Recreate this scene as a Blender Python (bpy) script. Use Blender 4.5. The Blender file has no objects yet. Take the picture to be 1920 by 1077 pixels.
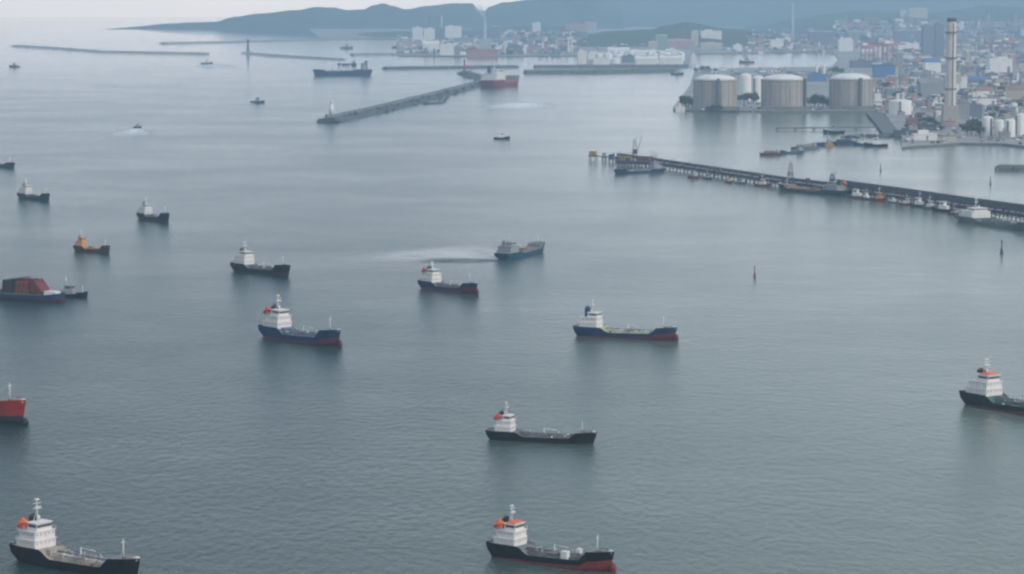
import bpy, math, random
from mathutils import Vector, noise as mnoise
from math import sin, cos, pi, radians, atan, atan2, tan, exp, hypot

SC = bpy.context.scene
COL = SC.collection
RNG = random.Random(7)

# ------------------------------------------------------------------ camera
F, H, Y0, CX, CY = 5000.0, 190.0, -8.0, 960.0, 538.5      # focal length and picture centre in photo pixels, metres above sea
PITCH = atan((CY - Y0) / F)
cd = bpy.data.cameras.new('camera')
cam = bpy.data.objects.new('camera', cd)
COL.objects.link(cam)
cam.location = (0, 0, H)
cam.rotation_euler = (pi / 2 - PITCH, 0, 0)
cd.sensor_fit = 'HORIZONTAL'
cd.sensor_width = 36.0
cd.lens = 36.0 * F / 1920.0
cd.clip_start = 1.0
cd.clip_end = 120000.0
SC.camera = cam

# ------------------------------------------------------------------ world
SUN_EL, SUN_AZ = radians(30), radians(128)      # azimuth clockwise from +Y: behind the camera, to its right
w = bpy.data.worlds.new('World')
SC.world = w
w.use_nodes = True
nt = w.node_tree
nt.nodes.clear()
N = nt.nodes.new
L_ = nt.links.new
tc = N('ShaderNodeTexCoord')
sep = N('ShaderNodeSeparateXYZ')
L_(tc.outputs['Generated'], sep.inputs[0])
mx = N('ShaderNodeMath'); mx.operation = 'MAXIMUM'; mx.inputs[1].default_value = 0.012
L_(sep.outputs['Z'], mx.inputs[0])
cmb = N('ShaderNodeCombineXYZ')
L_(sep.outputs['X'], cmb.inputs[0]); L_(sep.outputs['Y'], cmb.inputs[1]); L_(mx.outputs[0], cmb.inputs[2])
sky = N('ShaderNodeTexSky')
sky.sky_type = 'NISHITA'
sky.sun_disc = False
sky.sun_elevation = SUN_EL
sky.sun_rotation = SUN_AZ
sky.dust_density = 3.0
L_(cmb.outputs[0], sky.inputs[0])
ramp = N('ShaderNodeValToRGB')
L_(mx.outputs[0], ramp.inputs[0])
els = ramp.color_ramp.elements
STOPS = [(0.012, (3.2, 2.5, 1.95)), (0.03, (1.70, 1.58, 1.54)), (0.09, (0.98, 1.01, 1.05)), (0.18, (0.48, 0.58, 0.68)), (0.34, (0.27, 0.365, 0.455)), (0.6, (0.56, 0.64, 0.77)), (1.0, (0.95, 1.0, 1.08))]
while len(els) < len(STOPS):
    els.new(0.5)
for e, (p, c) in zip(els, STOPS):
    e.position = p
    e.color = (*c, 1)
# soft overcast cloud mottling
map_ = N('ShaderNodeMapping'); map_.inputs['Scale'].default_value = (1.6, 1.6, 5.0)
L_(cmb.outputs[0], map_.inputs[0])
cn = N('ShaderNodeTexNoise'); cn.inputs['Scale'].default_value = 2.2; cn.inputs['Detail'].default_value = 5
L_(map_.outputs[0], cn.inputs['Vector'])
cr = N('ShaderNodeMapRange'); cr.inputs[1].default_value = 0.3; cr.inputs[2].default_value = 0.7; cr.inputs[3].default_value = 8.4; cr.inputs[4].default_value = 11.6
L_(cn.outputs['Fac'], cr.inputs[0])
vm = N('ShaderNodeVectorMath'); vm.operation = 'SCALE'
L_(ramp.outputs[0], vm.inputs[0]); L_(cr.outputs[0], vm.inputs['Scale'])
mixs = N('ShaderNodeMix'); mixs.data_type = 'RGBA'; mixs.inputs[0].default_value = 0.82
L_(sky.outputs[0], mixs.inputs[6]); L_(vm.outputs[0], mixs.inputs[7])
bg = N('ShaderNodeBackground'); bg.inputs['Strength'].default_value = 0.1
L_(mixs.outputs[2], bg.inputs['Color'])
wo = N('ShaderNodeOutputWorld')
L_(bg.outputs[0], wo.inputs[0])

sl = bpy.data.lights.new('sun', 'SUN')
sl.energy = 1.5
sl.angle = radians(20)
sl.color = (1.0, 0.93, 0.86)
so = bpy.data.objects.new('sun', sl)
COL.objects.link(so)
so.location = (800, -800, 1200)
sd = Vector((sin(SUN_AZ) * cos(SUN_EL), cos(SUN_AZ) * cos(SUN_EL), sin(SUN_EL)))
so.rotation_euler = (-sd).to_track_quat('-Z', 'Y').to_euler()

SC.view_settings.view_transform = 'Standard'
SC.view_settings.look = 'None'
SC.view_settings.exposure = 0.08
SC.view_settings.gamma = 1.0
SC.view_settings.use_curve_mapping = False
SC.render.engine = 'CYCLES'
SC.cycles.use_denoising = True
SC.cycles.volume_bounces = 2
SC.cycles.max_bounces = 6
SC.cycles.filter_width = 2.4
HAZE_DENSITY, HAZE_COLOR = 7.0e-5, (0.53, 0.78, 1.0)

# ------------------------------------------------------------------ geometry on the ground
CP, SP = cos(PITCH), sin(PITCH)
def ray(px, py):
    u, v = (px - CX) / F, (CY - py) / F
    return Vector((u, CP + v * SP, -SP + v * CP))
def ground(px, py, z=0.0):
    d = ray(px, py)
    t = (z - H) / d.z
    return Vector((d.x * t, d.y * t, z))
def at_dist(px, py, y):
    d = ray(px, py)
    t = y / d.y
    return Vector((d.x * t, y, H + d.z * t))
def mpp(p):                       # metres per photo pixel at a place
    return (Vector((p[0], p[1], 0)) - Vector((0, 0, H))).length / F

# ------------------------------------------------------------------ materials
MATS = {}
def mat(name, color, rough=0.6, var=0.12, scale=0.35, metal=0.0, streak=0.0, streak_color=(0.16, 0.07, 0.035), spec=0.5):
    if name in MATS:
        return MATS[name]
    m = bpy.data.materials.new(name)
    m.use_nodes = True
    t = m.node_tree
    b = t.nodes['Principled BSDF']
    b.inputs['Roughness'].default_value = rough
    b.inputs['Metallic'].default_value = metal
    b.inputs['Specular IOR Level'].default_value = spec
    co = t.nodes.new('ShaderNodeTexCoord')
    n = t.nodes.new('ShaderNodeTexNoise')
    n.inputs['Scale'].default_value = scale
    n.inputs['Detail'].default_value = 6
    n.inputs['Roughness'].default_value = 0.65
    t.links.new(co.outputs['Object'], n.inputs['Vector'])
    mr = t.nodes.new('ShaderNodeMapRange')
    mr.inputs[1].default_value = 0.3; mr.inputs[2].default_value = 0.7
    mr.inputs[3].default_value = 1 - var; mr.inputs[4].default_value = 1 + var
    t.links.new(n.outputs['Fac'], mr.inputs[0])
    sc = t.nodes.new('ShaderNodeVectorMath'); sc.operation = 'SCALE'
    sc.inputs[0].default_value = color
    t.links.new(mr.outputs[0], sc.inputs['Scale'])
    out = sc.outputs[0]
    if streak > 0:
        mp = t.nodes.new('ShaderNodeMapping')
        mp.inputs['Scale'].default_value = (1.0, 1.0, 0.12)
        t.links.new(co.outputs['Object'], mp.inputs[0])
        n2 = t.nodes.new('ShaderNodeTexNoise')
        n2.inputs['Scale'].default_value = 0.9; n2.inputs['Detail'].default_value = 4
        t.links.new(mp.outputs[0], n2.inputs['Vector'])
        m2 = t.nodes.new('ShaderNodeMapRange')
        m2.inputs[1].default_value = 0.5; m2.inputs[2].default_value = 0.75
        m2.inputs[3].default_value = 0.0; m2.inputs[4].default_value = streak
        t.links.new(n2.outputs['Fac'], m2.inputs[0])
        mixn = t.nodes.new('ShaderNodeMix'); mixn.data_type = 'RGBA'
        t.links.new(m2.outputs[0], mixn.inputs[0])
        t.links.new(out, mixn.inputs[6])
        mixn.inputs[7].default_value = (*streak_color, 1)
        out = mixn.outputs[2]
    t.links.new(out, b.inputs['Base Color'])
    MATS[name] = m
    return m

def facade(name, color, glass=(0.05, 0.06, 0.08), amount=0.7):
    """painted wall with rows of dark windows, for buildings too far off to tell the panes apart"""
    if name in MATS:
        return MATS[name]
    m = mat(name, color, 0.75, 0.1, 0.05)
    t = m.node_tree
    b = t.nodes['Principled BSDF']
    src = b.inputs['Base Color'].links[0].from_socket
    co = t.nodes.new('ShaderNodeTexCoord')
    s = t.nodes.new('ShaderNodeSeparateXYZ')
    t.links.new(co.outputs['Object'], s.inputs[0])
    def mth(op, a, bb=None):
        q = t.nodes.new('ShaderNodeMath'); q.operation = op
        for i, v in enumerate((a, bb)):
            if v is None: continue
            if isinstance(v, (int, float)): q.inputs[i].default_value = v
            else: t.links.new(v, q.inputs[i])
        return q.outputs[0]
    zf = mth('FRACT', mth('DIVIDE', s.outputs['Z'], 3.6))
    hf = mth('FRACT', mth('DIVIDE', mth('ADD', s.outputs['X'], s.outputs['Y']), 4.2))
    msk = mth('MULTIPLY', mth('GREATER_THAN', zf, 0.52), mth('GREATER_THAN', hf, 0.42))
    msk = mth('MULTIPLY', msk, amount)
    mixn = t.nodes.new('ShaderNodeMix'); mixn.data_type = 'RGBA'
    t.links.new(msk, mixn.inputs[0]); t.links.new(src, mixn.inputs[6])
    mixn.inputs[7].default_value = (*glass, 1)
    t.links.new(mixn.outputs[2], b.inputs['Base Color'])
    return m

# ------------------------------------------------------------------ mesh helper
class MB:
    def __init__(s):
        s.v, s.f, s.m, s.sm = [], [], [], []
        s.cur = 0
    def face(s, idx, smooth=False):
        s.f.append(tuple(idx)); s.m.append(s.cur); s.sm.append(smooth)
    def quad(s, a, b, c, d):
        i = len(s.v); s.v += [tuple(a), tuple(b), tuple(c), tuple(d)]; s.face((i, i+1, i+2, i+3))
        return s
    def box(s, x0, x1, y0, y1, z0, z1, tx=0.0, ty=0.0):
        """axis box; tx, ty shrink the top on each side"""
        i = len(s.v)
        s.v += [(x0,y0,z0),(x1,y0,z0),(x1,y1,z0),(x0,y1,z0),(x0+tx,y0+ty,z1),(x1-tx,y0+ty,z1),(x1-tx,y1-ty,z1),(x0+tx,y1-ty,z1)]
        for q in ((3,2,1,0),(4,5,6,7),(0,1,5,4),(1,2,6,5),(2,3,7,6),(3,0,4,7)):
            s.face([i+k for k in q])
        return s
    def tube(s, a, b, r0, r1=None, n=8, caps=True):
        r1 = r0 if r1 is None else r1
        a, b = Vector(a), Vector(b)
        d = (b - a).normalized()
        u = d.orthogonal().normalized(); v = d.cross(u)
        i = len(s.v)
        for p, r in ((a, r0), (b, r1)):
            for k in range(n):
                t = 2*pi*k/n
                s.v.append(tuple(p + u*(r*cos(t)) + v*(r*sin(t))))
        for k in range(n):
            s.face((i+k, i+(k+1)%n, i+n+(k+1)%n, i+n+k), n > 5)
        if caps:
            s.face([i+n-1-k for k in range(n)]); s.face([i+n+k for k in range(n)])
        return s
    def ell(s, c, rx, ry, rz, nu=10, nv=6, z0=-1.0):
        """ellipsoid, or its cap above z0 (in units of rz)"""
        i = len(s.v); t0 = math.asin(max(-1, z0))
        for j in range(nv+1):
            t = t0 + (pi/2 - t0)*j/nv
            for k in range(nu):
                a = 2*pi*k/nu
                s.v.append((c[0]+rx*cos(t)*cos(a), c[1]+ry*cos(t)*sin(a), c[2]+rz*sin(t)))
        for j in range(nv):
            for k in range(nu):
                s.face((i+j*nu+k, i+j*nu+(k+1)%nu, i+(j+1)*nu+(k+1)%nu, i+(j+1)*nu+k), True)
        return s
    def loft(s, rings, close=False, smooth=False):
        i = len(s.v); n = len(rings[0])
        for r in rings: s.v += [tuple(p) for p in r]
        for j in range(len(rings)-1):
            for k in range(n if close else n-1):
                k2 = (k+1) % n
                s.face((i+j*n+k, i+j*n+k2, i+(j+1)*n+k2, i+(j+1)*n+k), smooth)
        return s
    def mesh(s, name, mats):
        me = bpy.data.meshes.new(name)
        me.from_pydata(s.v, [], s.f)
        for m in (mats if isinstance(mats, (list, tuple)) else [mats]): me.materials.append(m)
        me.polygons.foreach_set('material_index', s.m)
        me.polygons.foreach_set('use_smooth', s.sm)
        me.update()
        return me
    def build(s, name, mats, parent=None):
        o = bpy.data.objects.new(name, s.mesh(name, mats))
        COL.objects.link(o)
        if parent is not None: o.parent = parent
        return o

def tag(o, label=None, cat=None, group=None, kind=None):
    if label: o['label'] = label
    if cat: o['category'] = cat
    if group: o['group'] = group
    if kind: o['kind'] = kind
    return o
def empty(name, loc, rz=0.0, label=None, cat=None, group=None):
    o = bpy.data.objects.new(name, None)
    o.empty_display_size = 2.0
    COL.objects.link(o)
    o.location = loc; o.rotation_euler = (0, 0, rz)
    return tag(o, label, cat, group)
def copy_thing(root, loc, rz, label, group=None, scale=None):
    r = root.copy(); COL.objects.link(r)
    r.location = loc; r.rotation_euler = (0, 0, rz)
    if scale: r.scale = (scale,)*3 if isinstance(scale, (int, float)) else scale
    r['label'] = label
    if group: r['group'] = group
    for ch in list(root.children):
        c = ch.copy(); COL.objects.link(c); c.parent = r
        for g in list(ch.children):
            d = g.copy(); COL.objects.link(d); d.parent = c
    return r

def lerp_profile(pts, x):
    if x <= pts[0][0]: return pts[0][1]
    for (a, ya), (b, yb) in zip(pts, pts[1:]):
        if x <= b:
            t = (x-a)/(b-a); t = t*t*(3-2*t)
            return ya + (yb-ya)*t
    return pts[-1][1]

# ------------------------------------------------------------------ sea
def water_material():
    m = bpy.data.materials.new('sea_water')
    m.use_nodes = True
    t = m.node_tree
    b = t.nodes['Principled BSDF']
    b.inputs['Base Color'].default_value = (0.022, 0.060, 0.066, 1)
    b.inputs['IOR'].default_value = 1.333
    co = t.nodes.new('ShaderNodeTexCoord')
    def nz(sx, sy, detail, rough=0.5):
        mp = t.nodes.new('ShaderNodeMapping')
        mp.inputs['Rotation'].default_value = (0, 0, 0.22)
        mp.inputs['Scale'].default_value = (sx, sy, 1)
        t.links.new(co.outputs['Object'], mp.inputs[0])
        n = t.nodes.new('ShaderNodeTexNoise')
        n.inputs['Scale'].default_value = 1.0; n.inputs['Detail'].default_value = detail; n.inputs['Roughness'].default_value = rough
        t.links.new(mp.outputs[0], n.inputs['Vector'])
        return n.outputs['Fac']
    chop = nz(0.26, 0.12, 5, 0.62)
    swell = nz(0.03, 0.03, 3)
    patch = nz(0.004, 0.0045, 6, 0.62)
    # wind patches change how rough the surface is
    pr = t.nodes.new('ShaderNodeMapRange')
    pr.inputs[1].default_value = 0.35; pr.inputs[2].default_value = 0.65; pr.inputs[3].default_value = 0.145; pr.inputs[4].default_value = 0.19
    t.links.new(patch, pr.inputs[0])
    ps = t.nodes.new('ShaderNodeMapRange')
    ps.inputs[1].default_value = 0.35; ps.inputs[2].default_value = 0.65; ps.inputs[3].default_value = 0.72; ps.inputs[4].default_value = 1.08
    t.links.new(patch, ps.inputs[0])
    # the eastern water lies in the lee of the port and is calmer
    sx_ = t.nodes.new('ShaderNodeSeparateXYZ'); t.links.new(co.outputs['Object'], sx_.inputs[0])
    lee = t.nodes.new('ShaderNodeMapRange'); lee.interpolation_type = 'SMOOTHSTEP'
    lee.inputs[1].default_value = -180; lee.inputs[2].default_value = 260; lee.inputs[3].default_value = 1.1; lee.inputs[4].default_value = 0.42
    t.links.new(sx_.outputs['X'], lee.inputs[0])
    lr = t.nodes.new('ShaderNodeMapRange'); lr.interpolation_type = 'SMOOTHSTEP'
    lr.inputs[1].default_value = -150; lr.inputs[2].default_value = 220; lr.inputs[3].default_value = 1.35; lr.inputs[4].default_value = 0.95
    t.links.new(sx_.outputs['X'], lr.inputs[0])
    rm = t.nodes.new('ShaderNodeMath'); rm.operation = 'MULTIPLY'
    t.links.new(pr.outputs[0], rm.inputs[0]); t.links.new(lr.outputs[0], rm.inputs[1])
    # the outer bay, behind its moles, lies flatter than the anchorage
    far = t.nodes.new('ShaderNodeValToRGB')
    yy = t.nodes.new('ShaderNodeMath'); yy.operation = 'DIVIDE'; yy.inputs[1].default_value = 16000.0
    t.links.new(sx_.outputs['Y'], yy.inputs[0]); t.links.new(yy.outputs[0], far.inputs[0])
    fe = far.color_ramp.elements
    for p_, v_ in ((0.06, 1.15), (0.10, 0.92), (0.16, 0.76), (0.28, 0.66), (0.5, 0.28), (0.8, 0.08)):
        e_ = fe.new(p_); e_.color = (v_, v_, v_, 1)
    fe.remove(fe[0]); fe.remove(fe[-1])
    rf_ = t.nodes.new('ShaderNodeMath'); rf_.operation = 'MULTIPLY'
    t.links.new(rm.outputs[0], rf_.inputs[0]); t.links.new(far.outputs[0], rf_.inputs[1]); t.links.new(rf_.outputs[0], b.inputs['Roughness'])
    pf = t.nodes.new('ShaderNodeMath'); pf.operation = 'MULTIPLY'
    t.links.new(far.outputs[0], pf.inputs[1])
    # paler silty base colour eastward, with brighter sky reflection painted into it
    silt_sheen = t.nodes.new('ShaderNodeMix'); silt_sheen.data_type = 'RGBA'
    sm_ = t.nodes.new('ShaderNodeMapRange'); sm_.interpolation_type = 'SMOOTHSTEP'
    sm_.inputs[1].default_value = -160; sm_.inputs[2].default_value = 240
    t.links.new(sx_.outputs['X'], sm_.inputs[0]); t.links.new(sm_.outputs[0], silt_sheen.inputs[0])
    silt_sheen.inputs[6].default_value = (0.012, 0.042, 0.044, 1); silt_sheen.inputs[7].default_value = (0.125, 0.162, 0.142, 1)
    t.links.new(silt_sheen.outputs[2], b.inputs['Base Color'])
    pm = t.nodes.new('ShaderNodeMath'); pm.operation = 'MULTIPLY'
    t.links.new(ps.outputs[0], pm.inputs[0]); t.links.new(lee.outputs[0], pm.inputs[1])
    b1 = t.nodes.new('ShaderNodeBump'); b1.inputs['Distance'].default_value = 1.4
    t.links.new(pm.outputs[0], pf.inputs[0]); t.links.new(pf.outputs[0], b1.inputs['Strength'])
    t.links.new(chop, b1.inputs['Height'])
    b2 = t.nodes.new('ShaderNodeBump'); b2.inputs['Distance'].default_value = 1.2; b2.inputs['Strength'].default_value = 0.4
    bf = t.nodes.new('ShaderNodeMath'); bf.operation = 'MULTIPLY'; bf.inputs[1].default_value = 0.42
    t.links.new(far.outputs[0], bf.inputs[0]); t.links.new(bf.outputs[0], b2.inputs['Strength'])
    t.links.new(swell, b2.inputs['Height']); t.links.new(b1.outputs[0], b2.inputs['Normal'])
    t.links.new(b2.outputs[0], b.inputs['Normal'])
    return m
SEA_X, SEA_Y0, SEA_Y1 = 11500.0, -1200.0, 24000.0
sea = MB().quad((-SEA_X, SEA_Y0, 0), (SEA_X, SEA_Y0, 0), (SEA_X, SEA_Y1, 0), (-SEA_X, SEA_Y1, 0)).build('sea', water_material())
tag(sea, 'grey green rippled harbour water', kind='structure')

# ------------------------------------------------------------------ air
hz = bpy.data.materials.new('haze')
hz.use_nodes = True
ht = hz.node_tree
ht.nodes.clear()
pv = ht.nodes.new('ShaderNodeVolumePrincipled')
pv.inputs['Color'].default_value = (*HAZE_COLOR, 1)
pv.inputs['Density'].default_value = HAZE_DENSITY
pv.inputs['Anisotropy'].default_value = 0.0
ho = ht.nodes.new('ShaderNodeOutputMaterial')
ht.links.new(pv.outputs[0], ho.inputs['Volume'])
hb = MB().box(-SEA_X-300, SEA_X+300, SEA_Y0-300, SEA_Y1+600, -1.0, 300).build('haze', hz)
tag(hb, 'pale blue haze over the bay', kind='stuff')

# ------------------------------------------------------------------ land and hills
LAND_Z = 2.6
land_m = mat('port_ground', (0.26, 0.26, 0.255), 0.9, 0.4, 0.012, streak=0.0)
quay_m = mat('quay_wall', (0.13, 0.135, 0.135), 0.9, 0.3, 0.08)
def slab(name, pts, z, m_top, m_side, label, kind='structure'):
    import bmesh
    bm = bmesh.new()
    lo = [bm.verts.new((p.x, p.y, -0.6)) for p in pts]
    hi = [bm.verts.new((p.x, p.y, z)) for p in pts]
    n = len(pts)
    from mathutils.geometry import tessellate_polygon
    for tri in tessellate_polygon([[Vector((p.x, p.y, 0)) for p in pts]]):
        bm.faces.new([hi[q] for q in tri])
    for i in range(n):
        f = bm.faces.new((lo[i], lo[(i+1)%n], hi[(i+1)%n], hi[i])); f.material_index = 1
    bmesh.ops.recalc_face_normals(bm, faces=bm.faces)
    me = bpy.data.meshes.new(name); bm.to_mesh(me); bm.free()
    me.materials.append(m_top); me.materials.append(m_side)
    o = bpy.data.objects.new(name, me); COL.objects.link(o)
    return tag(o, label, kind=kind)
LAND = [(600,75),(690,73.5),(742,75),(746,106),(900,107),(1080,106),(1084,123),(1292,123),(1297,102),(1420,100),(1560,98),
        (1572,112),(1560,127),(1400,129),(1303,132),(1292,165),(1262,204),(1262,209),(1450,211),(1655,211),(1692,262),(1690,281),
        (1700,279),(1800,272),(1880,273),(1930,279),(2080,285),(2330,36),(560,36)]
slab('ground', [ground(*p) for p in LAND], LAND_Z, land_m, quay_m, 'paved port ground behind the quays')

forest = mat('forest_slope', (0.040, 0.060, 0.040), 0.95, 0.45, 0.006)
HILLS = []
class Hill:
    def __init__(s, d, prof, sf, sb, rough):
        s.d, s.sf, s.sb, s.rough = d, sf, sb, rough
        s.prof = [(at_dist(px, py, d).x, max(0.0, at_dist(px, py, d).z)) for px, py in prof]
    def z(s, x, y):
        e = lerp_profile(s.prof, x)
        if x < s.prof[0][0] or x > s.prof[-1][0]: e = 0
        t = (y - s.d) / (s.sf if y < s.d else s.sb)
        if abs(t) > 1: return 0.0
        k = (cos(pi*t)+1)/2
        nz = mnoise.fractal(Vector((x*0.0011, y*0.0011, s.d)), 1.0, 2.0, 5)
        nz2 = mnoise.fractal(Vector((x*0.009, y*0.009, s.d)), 1.0, 2.0, 3)
        return max(0.0, e*k*(1+s.rough*nz) + min(1, e*k/25)*4.0*nz2*s.rough*3)
def terrain(x, y):
    return max([LAND_Z] + [h.z(x, y) + LAND_Z - 1.0 for h in HILLS])
def hill(d, prof, sf, sb, rough, label, nx=150, ny=34):
    h = Hill(d, prof, sf, sb, rough); HILLS.append(h)
    x0, x1 = h.prof[0][0], h.prof[-1][0]
    mb = MB(); rings = []
    for j in range(ny):
        y = d - sf + (sf+sb)*j/(ny-1)
        r = []
        for i in range(nx):
            x = x0 + (x1-x0)*i/(nx-1)
            edge = 0 if (j in (0, ny-1)) else h.z(x, y)
            r.append((x, y, edge + LAND_Z - 1.0 if edge > 0 else LAND_Z - 2.8))
        rings.append(r)
    mb.loft(rings, smooth=True)
    return tag(mb.build('hill', forest), label, kind='structure')
hill(16000, [(235,54),(262,52),(300,46),(345,43.5),(400,42),(440,31),(480,26),(560,20),(590,14),(620,16),(650,21),(680,20),(700,13),(718,10),
             (735,15),(760,20),(800,14),(850,8),(885,8),(897,19),(908,22),(918,14),(945,7),(1000,2),(1100,-2),(1160,10)], 900, 2200, 0.11,
     'long blue headland fading into the haze across the bay', 220)
hill(18500, [(905,30),(930,12),(960,3),(1050,-4),(1200,-9),(1350,-8),(1500,-13),(1700,-12),(1900,-9),(2100,-8),(2300,20)], 2600, 2500, 0.12,
     'pale high ridge behind the whole city')
hill(14000, [(1380,66),(1450,48),(1500,35),(1560,26),(1620,19),(1700,23),(1760,25),(1800,18),(1850,10),(1900,14),(1960,20),(2050,22),(2200,40)], 3300, 1800, 0.14,
     'darker blue foothill with the city climbing it', 170, 44)
hill(10400, [(1062,90),(1085,76),(1110,65),(1140,60),(1180,58),(1220,56),(1250,48),(1285,42),(1310,45),(1350,52),(1400,56),(1440,64),(1480,73),(1530,86)], 620, 700, 0.16,
     'dark wooded hill standing behind the white tank farm', 150, 34)
hill(13200, [(600,75),(640,69),(700,64),(740,61),(800,60),(870,57),(940,52),(1000,48),(1060,52),(1110,70)], 1500, 1300, 0.12,
     'low hazy rise behind the far quays', 120, 30)
def hit(px, py):
    d = ray(px, py)
    y = 2500.0
    while y < 20000:
        t = y/d.y
        if H + d.z*t <= terrain(d.x*t, y): break
        y += 25.0
    return Vector((d.x*t, y, terrain(d.x*t, y)))

# ------------------------------------------------------------------ ships
M_white = mat('white_paint', (0.74, 0.73, 0.71), 0.5, 0.07, 0.5, streak=0.25, streak_color=(0.42, 0.33, 0.24))
M_glass = mat('dark_glass', (0.06, 0.07, 0.085), 0.3, 0.1)
M_port = mat('porthole_glass', (0.40, 0.41, 0.42), 0.4, 0.1)
M_black = mat('black_paint', (0.016, 0.017, 0.019), 0.5, 0.2)
M_mast = mat('mast_paint', (0.62, 0.63, 0.63), 0.5, 0.08)
M_orange = mat('lifeboat_orange', (0.72, 0.13, 0.035), 0.45, 0.08)
M_redboat = mat('lifeboat_red', (0.52, 0.07, 0.06), 0.45, 0.08)
M_gear = mat('deck_gear', (0.20, 0.20, 0.21), 0.6, 0.3, 1.2)
M_green = mat('bulwark_green', (0.03, 0.07, 0.045), 0.6, 0.2)
M_rust = mat('rusty_steel', (0.16, 0.085, 0.055), 0.8, 0.35, 0.8)
HULLM = {k: mat('hull_'+k, c, 0.6, 0.35, 0.3, streak=0.55, streak_color=s, spec=0.2) for k, c, s in (
    ('black', (0.008, 0.009, 0.010), (0.040, 0.026, 0.020)), ('blue', (0.012, 0.035, 0.105), (0.02, 0.03, 0.05)), ('navy', (0.015, 0.026, 0.085), (0.03, 0.025, 0.03)),
    ('teal', (0.014, 0.04, 0.055), (0.03, 0.03, 0.03)), ('red', (0.30, 0.025, 0.022), (0.14, 0.03, 0.02)), ('brown', (0.06, 0.03, 0.03), (0.05, 0.02, 0.02)),
    ('bright_blue', (0.018, 0.075, 0.135), (0.03, 0.05, 0.07)), ('grey', (0.11, 0.12, 0.13), (0.09, 0.07, 0.06)), ('dull_red', (0.20, 0.03, 0.035), (0.10, 0.03, 0.03)))}
BOOTM = {k: mat('boot_'+k, c, 0.55, 0.3, 0.3, streak=0.35, streak_color=s) for k, c, s in (
    ('red', (0.20, 0.030, 0.026), (0.07, 0.022, 0.020)), ('maroon', (0.10, 0.022, 0.030), (0.04, 0.02, 0.022)), ('black', (0.018, 0.018, 0.02), (0.03, 0.025, 0.02)))}
DECKM = {k: mat('deck_'+k, c, 0.75, 0.35, 0.5, streak=0.0) for k, c in (
    ('grey', (0.16, 0.165, 0.175)), ('beige', (0.36, 0.32, 0.27)), ('green', (0.07, 0.14, 0.12)), ('olive', (0.45, 0.48, 0.33)), ('blue', (0.15, 0.20, 0.28)), ('rust', (0.22, 0.12, 0.09)), ('orange', (0.50, 0.24, 0.10)))}
HOUSEM = {'white': M_white, 'grey': mat('house_grey', (0.30, 0.32, 0.34), 0.6, 0.1), 'orange': mat('house_orange', (0.66, 0.32, 0.10), 0.6, 0.12, streak=0.2)}

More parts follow.
